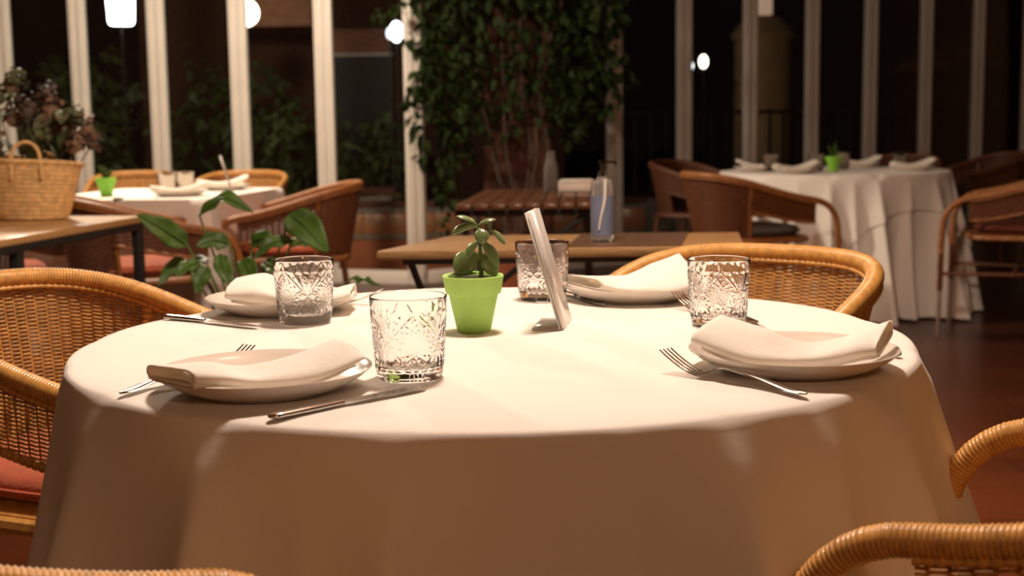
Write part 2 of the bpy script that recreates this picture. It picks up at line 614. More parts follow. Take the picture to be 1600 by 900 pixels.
def chair_meshes(tag_, fine, m_rim, m_weave, m_leg):
    out = {}
    Q = rim_plan()
    Z = rim_z(Q[:, 1])
    R = np.c_[Q, Z]
    # front bends: arms curve down into the front posts
    def bend(end, sgn):
        pts = []
        for a in np.linspace(0, pi / 2, 9)[1:]:
            pts.append((end[0], end[1] + 0.12 * sin(a), end[2] - 0.12 * (1 - cos(a)) - 0.005 * a))
        x, y, z = pts[-1]
        for t in np.linspace(0, 1, 14)[1:]:
            pts.append((x, y + 0.004 * t, z + (0.40 - z) * t))
        return np.array(pts)
    path = np.concatenate([bend(R[0], -1)[::-1], R, bend(R[-1], 1)])
    s = np.r_[0, np.cumsum(np.linalg.norm(np.diff(path, axis=0), axis=1))]
    pitch = 0.0056 if fine else 0.02
    per = 5 if fine else 1
    n = int(s[-1] / pitch * per)
    u = np.linspace(0, s[-1], n)
    pp = np.stack([np.interp(u, s, path[:, k]) for k in range(3)], 1)
    for _ in range(6):
        pp[1:-1] = .25 * pp[:-2] + .5 * pp[1:-1] + .25 * pp[2:]
    mb = MB()
    if fine:
        rad = 0.0142 + 0.0028 * np.sqrt(np.abs(np.sin(pi * u / pitch)))
    else:
        rad = np.full(n, 0.015)
    mb.tube(pp, rad, 14 if fine else 8)
    out['rim'] = mb.mesh(tag_ + '_rim', m_rim, sharp=180)

    # woven surface: T = under the rim, B = lower edge
    nQ = len(Q)
    ctr = np.array((0, 0.02))
    nrm = np.gradient(Q, axis=0)
    nrm = np.c_[nrm[:, 1], -nrm[:, 0]]
    nrm /= np.linalg.norm(nrm, axis=1)[:, None]
    back = Q[:, 1] < -0.085
    ib = np.where(back)[0]
    i0, i1 = ib[0], ib[-1]
    sl = np.r_[0, np.cumsum(np.linalg.norm(np.diff(Q, axis=0), axis=1))]

    def patch(mb, ia, ic, lowfn, sp, rp):
        idx = np.arange(ia, ic + 1)
        L = sl[ic] - sl[ia]
        ns = max(3, int(round(L / sp)))
        seg = 6 if fine else 2
        us = np.linspace(sl[ia], sl[ic], ns * seg + 1)
        T = np.c_[np.interp(us, sl, Q[:, 0]), np.interp(us, sl, Q[:, 1])]
        N = np.c_[np.interp(us, sl, nrm[:, 0]), np.interp(us, sl, nrm[:, 1])]
        N /= np.linalg.norm(N, axis=1)[:, None]
        zt = rim_z(T[:, 1]) - 0.012
        Bxy, zb = lowfn(T, zt)
        nr = max(4, int(np.max(zt - zb) / rp))
        v = (np.arange(nr) + .5) / nr
        ph = np.arange(len(us)) / seg * pi
        amp = 0.0044 if fine else 0.003
        rr = rp * (0.46 if fine else 0.52)
        for i, vv in enumerate(v):
            off = np.cos(ph + (pi if i % 2 else 0))
            off = amp * (np.tanh(2.0 * off) / 0.964 if fine else off)
            P = np.c_[T * (1 - vv) + Bxy * vv, zt * (1 - vv) + zb * vv]
            N3 = np.c_[N, 0 * us]
            P = P + N3 * off[:, None]
            up = np.array((0, 0, 1.0))
            tk = 0.0014
            G = np.stack([P + N3 * tk, P + up * rr, P - N3 * tk, P - up * rr], 1)
            mb.grid(G, wv=True)
        # stakes
        for k in range(0, ns + 1):
            j = min(k * seg + (seg // 2), len(us) - 1)
            w_ = np.linspace(0, 1, 6)
            P = np.stack([T[j, 0] * (1 - w_) + Bxy[j, 0] * w_, T[j, 1] * (1 - w_) + Bxy[j, 1] * w_, zt[j] * (1 - w_) + zb[j] * w_], 1)
            mb.tube(P, 0.0019, 4, caps=False)
        return T, Bxy, zt, zb

    sp, rp = (0.020, 0.0034) if fine else (0.026, 0.0085)

    def low_back(T, zt):
        sc_ = np.array((0.80, 0.80))
        return (T - np.array((0, .02))) * sc_ + np.array((0, .02)), np.full(len(T), 0.465)

    def low_arm(T, zt):
        f = np.clip((YF - T[:, 1]) / 0.33, 0, 1)
        return T * np.array((0.985, 1)), zt - 0.095 - 0.022 * f
    wv = MB()
    T, B, zt, zb = patch(wv, i0, i1, low_back, sp, rp)
    Tl, Bl, ztl, zbl = patch(wv, 0, i0, low_arm, sp, rp)
    Tr, Br, ztr, zbr = patch(wv, i1, nQ - 1, low_arm, sp, rp)
    out['weave'] = wv.mesh(tag_ + '_weave', m_weave, sharp=180)
    # edge binding: braid below the rim, lower edges, the two upright posts
    bd = MB()

    def rope(P, r):
        P = np.asarray(P)
        s_ = np.r_[0, np.cumsum(np.linalg.norm(np.diff(P, axis=0), axis=1))]
        m = max(8, int(s_[-1] / (0.003 if fine else 0.02)))
        u_ = np.linspace(0, s_[-1], m)
        PP = np.stack([np.interp(u_, s_, P[:, k]) for k in range(3)], 1)
        rr = r * (1 + (0.25 * np.sin(u_ / 0.012 * 2 * pi) if fine else 0))
        bd.tube(PP, rr, 6)
    for off in (0.011, -0.011):
        rope(np.c_[Q + nrm * off, Z - 0.016], 0.0042)
    rope(np.c_[Bl, zbl], 0.0075)
    rope(np.c_[Br, zbr], 0.0075)
    rope(np.c_[B, zb], 0.010)
    for j in (0, -1):
        rope(np.c_[np.linspace(T[j, 0], B[j, 0], 8), np.linspace(T[j, 1], B[j, 1], 8), np.linspace(zt[j], 0.46, 8)], 0.011)
    out['binding'] = bd.mesh(tag_ + '_binding', m_rim, sharp=180)
    # seat: woven pad with rolled frame
    st = MB()
    a = np.linspace(0, 2 * pi, 48, endpoint=False)
    sx = 0.232 * np.sign(np.cos(a)) * np.abs(np.cos(a)) ** .55
    sy = 0.03 + 0.232 * np.sign(np.sin(a)) * np.abs(np.sin(a)) ** .55
    G = np.stack([np.stack([sx * k, (sy - .03) * k + .03, np.full(48, z)], 1) for k, z in
                  ((.02, .464), (.93, .464), (1.0, .472), (1.0, .484), (.93, .492), (.5, .488), (.02, .487))])
    st.grid(G, wv=True)
    out['seat'] = st.mesh(tag_ + '_seat', m_weave)
    fr = MB()
    fr.tube(np.c_[sx * 1.04, (sy - .03) * 1.04 + .03, np.full(48, .472)], 0.013, 8, closed=True)
    out['seat_frame'] = fr.mesh(tag_ + '_seat_frame', m_rim)
    lf = MB()
    lf.tube([(0, 0, .41), (0, .003, .22)], 0.0135, 10)
    out['front_leg'] = lf.mesh(tag_ + '_front_leg', m_leg)
    ft = MB()
    ft.tube([(0, .003, .25), (0, .006, .01), (0, .006, 0.0)], [0.011, 0.011, 0.012], 10)
    out['metal_foot'] = ft.mesh(tag_ + '_foot', M['alu'])
    lb = MB()
    lb.tube([(0, 0, .475), (0, -.03, .2), (0, -.05, 0.0)], 0.0125, 10)
    out['rear_leg'] = lb.mesh(tag_ + '_rear_leg', m_leg)
    sr = MB()
    sr.bar((-HW, 0.36, .30), (-.17, -.19, .30), .016, .016, .003)
    sr.bar((HW, 0.36, .30), (.17, -.19, .30), .016, .016, .003)
    sr.bar((-.235, 0.05, .30), (.235, 0.05, .30), .016, .016, .003)
    out['stretcher'] = sr.mesh(tag_ + '_stretcher', m_leg)
    return out


def chair(ms, loc, fwd, label, group=None):
    t = thing('wicker_armchair', label, 'chair', (loc[0], loc[1], 0), heading(*fwd), group)
    obj('rim', ms['rim'], t)
    obj('woven_back', ms['weave'], t, kind='stuff')
    obj('binding', ms['binding'], t)
    obj('seat', ms['seat'], t)
    obj('seat_frame', ms['seat_frame'], t)
    for sx in (-1, 1):
        l = obj('leg', ms['front_leg'], t, (sx * HW, YF + 0.122, 0))
        obj('metal_foot', ms['metal_foot'], l)
        obj('leg', ms['rear_leg'], t, (sx * 0.17, -0.19, 0))
    obj('stretcher', ms['stretcher'], t)
    return t


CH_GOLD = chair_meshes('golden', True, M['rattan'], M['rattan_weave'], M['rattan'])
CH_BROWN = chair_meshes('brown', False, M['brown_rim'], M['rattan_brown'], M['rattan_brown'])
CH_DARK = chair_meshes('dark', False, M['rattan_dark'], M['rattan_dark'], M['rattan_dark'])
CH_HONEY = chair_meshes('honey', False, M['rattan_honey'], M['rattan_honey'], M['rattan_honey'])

G1 = 'golden wicker armchairs around the near table'
cL = chair(CH_GOLD, (-0.68, 2.09), (0.91, -0.415), 'golden wicker armchair with red cushion at the left of the near table, back brightly lit', G1)
cR = chair(CH_GOLD, (0.36, 2.315), (-0.62, -0.785), 'golden wicker armchair facing the camera behind the right rear plate of the near table', G1)
cF = chair(CH_GOLD, (0.715, 1.22), (-0.82, 0.57), 'golden wicker armchair in the lower right corner, seen from outside, two rim arcs in view', G1)
cN = chair(CH_GOLD, (-0.385, 0.723), (0.893, 0.45), 'golden wicker armchair at the bottom left edge, only its beaded rim in view', G1)
G2 = 'wicker armchairs around the far tables'
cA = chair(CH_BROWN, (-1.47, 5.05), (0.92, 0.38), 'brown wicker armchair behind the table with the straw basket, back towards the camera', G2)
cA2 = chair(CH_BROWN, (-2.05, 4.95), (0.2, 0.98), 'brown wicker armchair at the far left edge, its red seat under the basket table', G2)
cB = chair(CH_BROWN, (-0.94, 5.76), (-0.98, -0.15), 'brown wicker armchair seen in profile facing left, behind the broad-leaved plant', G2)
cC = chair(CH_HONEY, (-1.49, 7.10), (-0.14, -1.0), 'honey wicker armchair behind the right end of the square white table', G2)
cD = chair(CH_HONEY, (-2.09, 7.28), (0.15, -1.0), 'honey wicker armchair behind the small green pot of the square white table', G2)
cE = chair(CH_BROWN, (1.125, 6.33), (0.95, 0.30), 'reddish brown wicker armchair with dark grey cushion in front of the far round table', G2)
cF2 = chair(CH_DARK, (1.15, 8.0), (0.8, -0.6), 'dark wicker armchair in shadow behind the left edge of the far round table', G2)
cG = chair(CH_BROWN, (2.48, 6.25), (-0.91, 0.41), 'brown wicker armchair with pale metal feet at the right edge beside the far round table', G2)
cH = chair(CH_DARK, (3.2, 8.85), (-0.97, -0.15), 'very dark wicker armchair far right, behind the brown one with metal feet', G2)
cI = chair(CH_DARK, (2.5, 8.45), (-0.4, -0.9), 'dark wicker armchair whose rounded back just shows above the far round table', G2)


def cushion_mesh(name, m):
    a = np.linspace(0, 2 * pi, 40, endpoint=False)
    sx = 0.215 * np.sign(np.cos(a)) * np.abs(np.cos(a)) ** .6
    sy = 0.215 * np.sign(np.sin(a)) * np.abs(np.sin(a)) ** .6
    G = np.stack([np.stack([sx * k, sy * k, np.full(40, z)], 1) for k, z in
                  ((.02, .0), (.9, .0), (.98, .012), (1.0, .022), (.98, .034), (.9, .044), (.5, .05), (.02, .05))])
    b = MB()
    b.grid(G, wv=True)
    return b.mesh(name, m, sharp=180)


def piping_mesh(name, m):
    a = np.linspace(0, 2 * pi, 40, endpoint=False)
    sx = 0.217 * np.sign(np.cos(a)) * np.abs(np.cos(a)) ** .6
    sy = 0.217 * np.sign(np.sin(a)) * np.abs(np.sin(a)) ** .6
    b = MB()
    b.tube(np.c_[sx, sy, np.full(40, .022)], 0.004, 6, closed=True)
    return b.mesh(name, m)


CU = {k: (cushion_mesh('cushion_' + k, M[k]), piping_mesh('piping_' + k, M[k])) for k in ('cushion', 'cushion_dark', 'cushion_brown')}


def cushion(ch, kind, label):
    rz = ch.rotation_euler[2]
    x, y = 0.03 * -sin(rz), 0.03 * cos(rz)
    t = thing('seat_cushion', label, 'cushion', (ch.location[0] + x, ch.location[1] + y, 0.4915), rz, 'seat cushions on wicker armchairs')
    obj('pad', CU[kind][0], t)
    obj('piping', CU[kind][1], t)


cushion(cL, 'cushion', 'red cushion on the golden armchair at the left of the near table')
cushion(cA, 'cushion', 'orange red cushion seen between the legs of the basket table')
cushion(cA2, 'cushion', 'red cushion at the left picture edge under the basket table')
cushion(cB, 'cushion', 'red cushion under the arm of the armchair in profile, above the broad leaves')
cushion(cE, 'cushion_dark', 'dark grey cushion on the reddish brown armchair by the far round table')
cushion(cG, 'cushion_brown', 'dark brown cushion on the armchair with metal feet at the right edge')

# ================================================================== NEAR ROUND TABLE
TC = np.array((-0.026, 1.805))
TZ = 0.75
t = thing('round_dining_table', 'large round dining table standing under the near white tablecloth', 'table', (TC[0], TC[1], 0))
obj('tabletop', MB().lathe([(0.0001, .722), (.49, .722), (.498, .728), (.498, .740), (.49, .7455), (0.0001, .7455)], 64).mesh('near_tabletop', M['oak']), t)
obj('pedestal', MB().lathe([(.0001, .02), (.06, .02), (.05, .06), (.04, .2), (.04, .6), (.07, .68), (.09, .722), (.0001, .722)], 24).mesh('near_pedestal', M['black_metal']), t)
fb = MB()
for k in range(4):
    a = k * pi / 2 + pi / 4
    fb.bar((0.03 * cos(a), .03 * sin(a), .025), (.34 * cos(a), .34 * sin(a), .012), .05, .024, .004)
obj('base', fb.mesh('near_base', M['black_metal']), t)


def cloth_mesh(name, R, zt, drop, ridges, flare, m, nth=480, wob=0.0, seed=1, low=None, gain=.24):
    """round cloth: flat top, rounded edge, hanging skirt with folds. ridges: (deg, width deg, strength)"""
    th = np.linspace(0, 2 * pi, nth, endpoint=False)
    g = np.zeros(nth)
    for d, wd, st in ridges:
        dd = (np.degrees(th) - d + 180) % 360 - 180
        g += st * np.exp(-(np.sqrt((dd / wd) ** 2 + .09) - .30))
    r_ = np.random.default_rng(seed)
    for k in (7, 11, 17):
        g += wob * np.cos(k * th + r_.uniform(0, 6)) * (1.0 if k < 12 else .6)
    rows = []
    rho = 0.012 + 0.022 * np.clip(g, 0, 1.2) ** 1.3
    for q in np.linspace(0.0, 1.0, 26):
        rr = (R - 0.06) * q + 1e-4
        rows.append(np.stack([rr * np.cos(th), rr * np.sin(th), np.full(nth, zt)], 1))
    # rounded edge: starts further in where a fold begins
    for a in np.linspace(0, 1, 12)[1:]:
        an = a * np.arctan2(1.0, flare + np.clip(g, 0, 2) * gain)
        base = R - rho
        rr = np.maximum(base + rho * np.sin(an), R - 0.06 + .0005 * a)
        zz = zt - rho * (1 - np.cos(an))
        k = min(1, a * 2.5)
        rr = (R - 0.06) * (1 - k) + rr * k if k < 1 else rr
        rows.append(np.stack([rr * np.cos(th), rr * np.sin(th), zz], 1))
    r0 = np.linalg.norm(rows[-1][:, :2], axis=1)
    z0 = rows[-1][:, 2]
    for u in np.linspace(0, 1, 30)[1:]:
        dr = drop if low is None else low(th)
        zz = z0 + (zt - dr - z0) * u
        d = zt - zz
        rr = r0 + flare * d ** .9 + g * gain * d + 0.012 * np.sin(th * 5 + 9 * d) * d
        ang = th + 0.05 * np.sin(th * 3 + 1) * d
        rows.append(np.stack([rr * np.cos(ang), rr * np.sin(ang), zz], 1))
    b = MB()
    b.grid(np.stack(rows), wv=True)
    return b.mesh(name, m, sharp=180)


ridges = [(-141, 5, .75), (-119.5, 4, .95), (-109, 3, .12), (-99.5, 4.5, .6), (-86, 5, .10), (-76, 2.5, .25), (-64.5, 4.5, .85), (-52, 4, .65),
          (-38, 4.5, .9), (-14, 6, .7), (12, 7, .7), (40, 7, .7), (62, 7, .7), (88, 7, .8), (120, 7, .7), (150, 7, .7), (178, 6, .45), (-162, 4, .4)]
tcl = obj('tablecloth', cloth_mesh('near_tablecloth', 0.572, TZ, 0.70, ridges, 0.02, M['cloth'], nth=900, gain=.43), None, (TC[0], TC[1], 0))
tag(tcl, 'large white tablecloth hanging in soft folds over the near round table', 'tablecloth', 'white tablecloths')

# ---- plates
pp = [(0.0001, .0055), (.05, .0055), (.074, .0062), (.088, .0092), (.100, .0140), (.111, .0200), (.1185, .0250), (.1205, .0252), (.1208, .0242),
      (.113, .0175), (.101, .0105), (.090, .0052), (.080, .0030), (.078, .0), (.072, .0), (.070, .0018), (.0001, .0018)]
PLATE = MB().lathe(pp, 72).mesh('coupe_plate', M['china'], sharp=60)
GP = 'cream plates on the near table'


def plate(x, y, lab, grp, z=TZ, s=1.0):
    o = obj('dinner_plate', PLATE, None, (x, y, z + 0.0005))
    o.scale = (s, s, 1)
    tag(o, lab, 'plate', grp)
    return o


plate(-0.28, 1.450, 'cream plate at the front left of the near table, napkin pointing right', GP)
plate(-0.368, 2.075, 'cream plate at the rear left of the near table, behind the left tumbler', GP)
plate(0.205, 2.165, 'cream plate at the rear right of the near table, behind the menu holder', GP)
plate(0.332, 1.528, 'cream plate at the front right of the near table, fork before it', GP, s=1.02)


# ---- napkins: folded cloth strips lying across the plates
def napkin_mesh(name, pts, width, thick, tilt, m=None, n=44, shear=0.0):
    P = smooth_path(pts, n)
    T = np.gradient(P, axis=0)
    T /= np.linalg.norm(T, axis=1)[:, None]
    W = np.interp(np.linspace(0, 1, n), np.linspace(0, 1, len(width)), width)
    H = np.interp(np.linspace(0, 1, n), np.linspace(0, 1, len(thick)), thick)
    A = np.interp(np.linspace(0, 1, n), np.linspace(0, 1, len(tilt)), tilt)
    side = np.cross(T, (0, 0, 1.0))
    side /= np.linalg.norm(side, axis=1)[:, None]
    up = np.cross(side, T)
    ca, sa = np.cos(np.radians(A))[:, None], np.sin(np.radians(A))[:, None]
    S, U = side * ca + up * sa, up * ca - side * sa
    k = 28
    a = np.linspace(0, 2 * pi, k, endpoint=False)
    cx_ = np.sign(np.cos(a)) * np.abs(np.cos(a)) ** .35
    cz_ = np.sign(np.sin(a)) * np.abs(np.sin(a)) ** .75
    ph = np.linspace(0, 1, n)

    def sect(i, kw, kh, off=0.0):
        ww, hh = W[i] / 2 * kw, H[i] / 2 * kh
        wav = 0.0016 * np.sin(3.2 * cx_ + ph[i] * 9) * (cz_ > -.2)
        sh = shear * max(0.0, 1 - ph[i] / .38) ** 1.2
        return P[i] + S[i] * (cx_ * ww)[:, None] + U[i] * (cz_ * hh + wav + off)[:, None] + T[i] * (cx_ * ww * sh)[:, None]
    rows = []
    # inner pocket of the open end, then outside, then the closed end
    for i, kw in ((6, .50), (4, .8), (2, .88), (0, .90)):
        rows.append(sect(i, kw, kw - .12))
    for i in range(n):
        f = (n - 1 - i) / 3.0
        e = 1.0 if f > 1 else 0.86 + 0.14 * f
        rows.append(sect(i, 1, e))
    rows.append(P[-1] + (rows[-1] - P[-1]) * 0.5 + T[-1] * 0.003)
    b = MB()
    b.grid(np.stack(rows)[:, ::-1], wv=True)
    off = b.n - k
    b.F.append(np.array([[off + j for j in range(k)]]))
    # loose inner layer seen in the open end and along the lower edge
    rows = []
    for i in range(0, n - 2):
        rows.append(sect(i, .965 if i > 3 else .93, .42, -H[i] * .42))
    b.grid(np.stack(rows)[:, ::-1], wv=True)
    return b.mesh(name, m or M['napkin'], sharp=180)


def napkin(pts, width, thick, tilt, lab, shear, grp='white napkins on the near table'):
    c = np.mean(np.array(pts), 0)
    o = obj('napkin', napkin_mesh('napkin', np.array(pts) - c, width, thick, tilt, shear=shear), None, tuple(c))
    return tag(o, lab, 'napkin', grp)


napkin([(-.358, 1.345, .788), (-.322, 1.366, .786), (-.285, 1.390, .776), (-.235, 1.415, .780), (-.183, 1.448, .796)],
       [.062, .062, .062, .074, .070], [.017, .015, .011, .014, .011], [-4, -5, -6, -9, -10], 'white napkin on the front left plate, open rolled end at the left rim', 0.55)
napkin([(.430, 1.492, .792), (.395, 1.482, .785), (.345, 1.478, .776), (.290, 1.480, .784), (.228, 1.520, .802)],
       [.066, .062, .064, .084, .076], [.018, .016, .013, .019, .015], [4, 4, 7, 14, 14], 'white napkin on the front right plate, open rolled end at the right rim', -1.0)
napkin([(-.250, 2.045, .784), (-.290, 2.03, .779), (-.340, 2.02, .780), (-.392, 2.02, .794), (-.437, 2.02, .796)],
       [.066, .066, .074, .092, .094], [.016, .016, .016, .030, .018], [0, 2, 8, 12, 8], 'white napkin puffed up on the rear left plate, beside the left tumbler', -.4)
napkin([(.118, 2.140, .783), (.150, 2.138, .780), (.190, 2.138, .776), (.242, 2.140, .787), (.292, 2.145, .801)],
       [.066, .066, .078, .104, .104], [.016, .015, .012, .013, .010], [-2, -4, -10, -20, -24], 'white napkin on the rear right plate, far end raised towards the wicker chair', 1.0)


# ---- cutlery
def knife():
    t = thing('table_knife', '', 'knife')
    x = np.linspace(0, .092, 16)
    wdt = np.interp(x, [0, .006, .05, .085, .092], [.003, .0078, .0072, .0050, .0045])
    hgt = np.interp(x, [0, .006, .05, .092], [.0015, .0032, .0034, .0026])
    wdt, hgt = wdt * 1.12, hgt * 1.15
    a = np.linspace(0, 2 * pi, 14, endpoint=False)
    G = np.stack([np.full((16, 14), 0) + x[:, None], wdt[:, None] * np.cos(a), .0036 + hgt[:, None] * np.sin(a)], -1)
    b = MB()
    b.grid(G[:, ::-1], wv=True)
    b.F.append(np.array([list(range(14))]))
    b.F.append(np.array([[15 * 14 + k for k in range(14)][::-1]]))
    obj('handle', b.mesh('knife_handle', M['steel'], sharp=60), t)
    x = np.linspace(.090, .208, 20)
    up = np.interp(x, [.09, .105, .18, .2, .208], [.004, .0072, .0078, .005, .0005])
    dn = np.interp(x, [.09, .105, .18, .2, .208], [-.004, -.0078, -.0095, -.0075, -.001])
    th = np.interp(x, [.09, .11, .208], [.0022, .0011, .0008])
    G = np.stack([np.stack([x, up, .0036 + th * .9], 1), np.stack([x, dn, .0036 + th * .2], 1), np.stack([x, dn, .0036 - th * .2], 1), np.stack([x, up, .0036 - th * .9], 1)], 1)
    b = MB()
    b.grid(G, wv=True)
    b.F.append(np.array([[0, 1, 2, 3][::-1]]))
    b.F.append(np.array([[76, 77, 78, 79]]))
    obj('blade', b.mesh('knife_blade', M['steel'], sharp=30), t)
    return t


def fork():
    t = thing('table_fork', '', 'fork')
    x = np.linspace(0, .150, 26)
    z = np.interp(x, [0, .015, .06, .115, .135, .15], [.003, .0035, .010, .0165, .010, .004])
    k = np.array([.25, .5, .25])
    z[1:-1] = .25 * z[:-2] + .5 * z[1:-1] + .25 * z[2:]
    wdt = np.interp(x, [0, .004, .02, .06, .10, .125, .138, .150], [.002, .0065, .0088, .0055, .0030, .0034, .0095, .0118])
    hgt = np.interp(x, [0, .01, .06, .12, .15], [.0012, .0018, .0020, .0018, .0011])
    a = np.linspace(0, 2 * pi, 12, endpoint=False)
    G = np.stack([np.zeros((26, 12)) + x[:, None], wdt[:, None] * np.cos(a), z[:, None] + hgt[:, None] * np.sin(a)], -1)
    b = MB()
    b.grid(G[:, ::-1], wv=True)
    b.F.append(np.array([list(range(12))]))
    b.F.append(np.array([[25 * 12 + k for k in range(12)][::-1]]))
    obj('handle', b.mesh('fork_handle', M['steel'], sharp=60), t)
    for i, yy in enumerate((-.0096, -.0032, .0032, .0096)):
        b = MB()
        xs = np.linspace(.147, .205, 10)
        zs = .004 + .022 * ((xs - .147) / .058) ** 1.6
        b.tube(np.c_[xs, np.full(10, yy), zs], np.linspace(.0020, .0011, 10), 8, flat=.62)
        obj('tine', b.mesh('fork_tine', M['steel']), t)
    return t


KN, FK = knife(), fork()
GK, GF = 'table knives on the near table', 'table forks on the near table'
CZ = TZ + 0.0006
used = {'k': 0, 'f': 0}


def lay(proto, key, a, b, lab, grp, cat):
    rz = atan2(b[1] - a[1], b[0] - a[0])
    if used[key] == 0:
        o = proto
        o.location = (a[0], a[1], CZ)
        o.rotation_euler = (0, 0, rz)
        tag(o, lab, cat, grp)
    else:
        o = dup(proto, (a[0], a[1], CZ), rz, lab, grp)
    used[key] += 1
    return o


lay(KN, 'k', (-.247, 1.293), (-.101, 1.434), 'steel table knife before the front left plate, blade tip by the front tumbler', GK, 'knife')
lay(KN, 'k', (-.540, 2.012), (-.375, 1.893), 'steel table knife in front of the rear left plate', GK, 'knife')
lay(KN, 'k', (.478, 1.590), (.330, 1.735), 'steel table knife whose handle end pokes out right of the front right plate', GK, 'knife')
lay(KN, 'k', (.075, 2.262), (.15, 2.06), 'steel table knife almost hidden left of the rear right plate', GK, 'knife')
lay(FK, 'f', (.312, 1.368), (.176, 1.530), 'steel table fork lying in front of the front right plate', GF, 'fork')
lay(FK, 'f', (-.436, 1.425), (-.332, 1.589), 'steel table fork behind the front left plate, four tine tips showing over it', GF, 'fork')
lay(FK, 'f', (.354, 1.866), (.264, 2.040), 'steel table fork right of the rear right plate, tines left of the right tumbler', GF, 'fork')
lay(FK, 'f', (-.41, 2.19), (-.222, 2.130), 'steel table fork behind the left tumbler, right of the rear left plate', GF, 'fork')


# ---- cut crystal tumblers
def tumbler_mesh():
    nth, nz = 288, 104
    th = np.linspace(0, 2 * pi, nth, endpoint=False)
    z = np.linspace(0.0, 0.091, nz)
    r = np.interp(z, [0, .003, .010, .014, .078, .091], [.0350, .0372, .0382, .0385, .0428, .0440])
    TH, ZZ = np.meshgrid(th, z)
    u = ((TH + 0.25) % (pi / 2)) / (pi / 4) - 1
    x = u * 0.0325
    y = ZZ - 0.043

    def groove(d, wd, dep):
        return dep * np.clip(1 - np.abs(d) / wd, 0, 1)
    h = np.zeros_like(x)
    dia = np.abs(x) + np.abs(y) * .95 - 0.0325
    h = np.maximum(h, groove(dia, .0020, .0013))
    rad = np.hypot(x, y)
    inside = dia < 0
    star = np.zeros_like(x)
    for k in range(8):
        a = k * pi / 8 + pi / 16
        for s_ in (-1, 1):
            star = np.maximum(star, groove(x * cos(a) + y * sin(a) - s_ * .0095, .0019, .0011))
    h = np.maximum(h, star * (rad > .0095) * inside)
    h = np.maximum(h, groove(rad - .0100, .0014, .0010))
    hob = groove(((x * 1.0 + y) % .0030) - .0015, .0010, .0005) + groove(((x - y) % .0030) - .0015, .0010, .0005)
    h = np.where(rad < .0092, np.maximum(h, hob), h)
    # fans rising and falling from the side points of the diamonds
    ax = np.abs(x) - 0.0325
    an = np.arctan2(np.abs(y) + 1e-6, ax)
    fan = np.abs(np.sin(an * 9.0))
    out_ = (~inside) & (np.abs(y) > .004)
    h = np.where(out_, np.maximum(h, .0011 * (1 - fan) ** 1.2), h)
    top = np.clip((0.078 - ZZ) / .004, 0, 1) * np.clip((ZZ - 0.011) / .003, 0, 1)
    h = h * top * 0.72
    bulge = 0.0009 * top
    RR = r[:, None] + bulge - h
    b = MB()
    G = np.stack([RR * np.cos(TH), RR * np.sin(TH), ZZ], -1)
    rows = [np.stack([k * np.cos(th), k * np.sin(th), np.full(nth, zz)], 1) for k, zz in ((.0001, .0025), (.022, .0025), (.029, .0008), (.0335, .0))]
    G = np.concatenate([np.stack(rows), G])
    inn = [(.0438, .0918), (.0433, .0922), (.0427, .0918), (.0421, .0905), (.0408, .078), (.0360, .022), (.0345, .0165), (.030, .0138), (.02, .0130), (.0001, .0128)]
    G2 = np.stack([np.stack([k * np.cos(th), k * np.sin(th), np.full(nth, zz)], 1) for k, zz in inn])
    b.grid(np.concatenate([G, G2])[:, ::-1], wv=True)
    return b.mesh('cut_tumbler', M['glass'], sharp=22)


TUM = tumbler_mesh()
GT = 'cut glass tumblers on the near table'
for x, y, rz, lab in ((-.121, 1.508, 1.30, 'cut glass tumbler nearest the camera, at the tip of the front knife'),
                      (-.311, 1.945, 0.5, 'cut glass tumbler at the left, before the puffed napkin'),
                      (.051, 2.168, 1.45, 'cut glass tumbler standing behind the clear menu holder'),
                      (.297, 1.865, 0.95, 'cut glass tumbler at the right, behind the front right napkin')):
    o = tag(obj('tumbler', TUM, None, (x, y, TZ + .0006), (0, 0, rz)), lab, 'glass', GT)
    o.scale = (1.03, 1.03, 1.05)


# ---- green pot with jade plant
def pot_mesh(name, m, s=1.0):
    pr = [(.0001, .0), (.0225, .0), (.0242, .0015), (.0345, .050), (.0352, .0535), (.0385, .0545), (.0398, .057), (.0428, .0755), (.0436, .079),
          (.0425, .0805), (.0400, .0800), (.0375, .074), (.0335, .066), (.0001, .066)]
    return MB().lathe([(a * s, b * s) for a, b in pr], 56).mesh(name, m, sharp=45)


pt = thing('potted_jade_plant', 'small jade plant in a lime green pot at the centre of the near table', 'plant', (-0.055, 1.845, TZ + .0005))
obj('pot', pot_mesh('lime_pot', M['pot']), pt)
obj('soil', MB().lathe([(.0001, .0665), (.030, .0665), (.0372, .0735), (.030, .0765), (.0001, .0775)], 28).mesh('lime_soil', M['soil']), pt)
Y0 = 1.845
stem = smooth_path([(.011, 0, .068), (.012, 0, .09), (.011, .001, .115), (.010, 0, .135), (.008, 0, .150)], 16)
obj('stem', MB().tube(stem, np.linspace(.0036, .0020, 16), 10).mesh('jade_stem', M['jade_stem']), pt)
obj('stem', MB().tube(smooth_path([(.011, 0, .128), (.022, .004, .137), (.026, .004, .146)], 8), np.linspace(.0020, .0014, 8), 8).mesh('jade_twig', M['jade_stem']), pt)


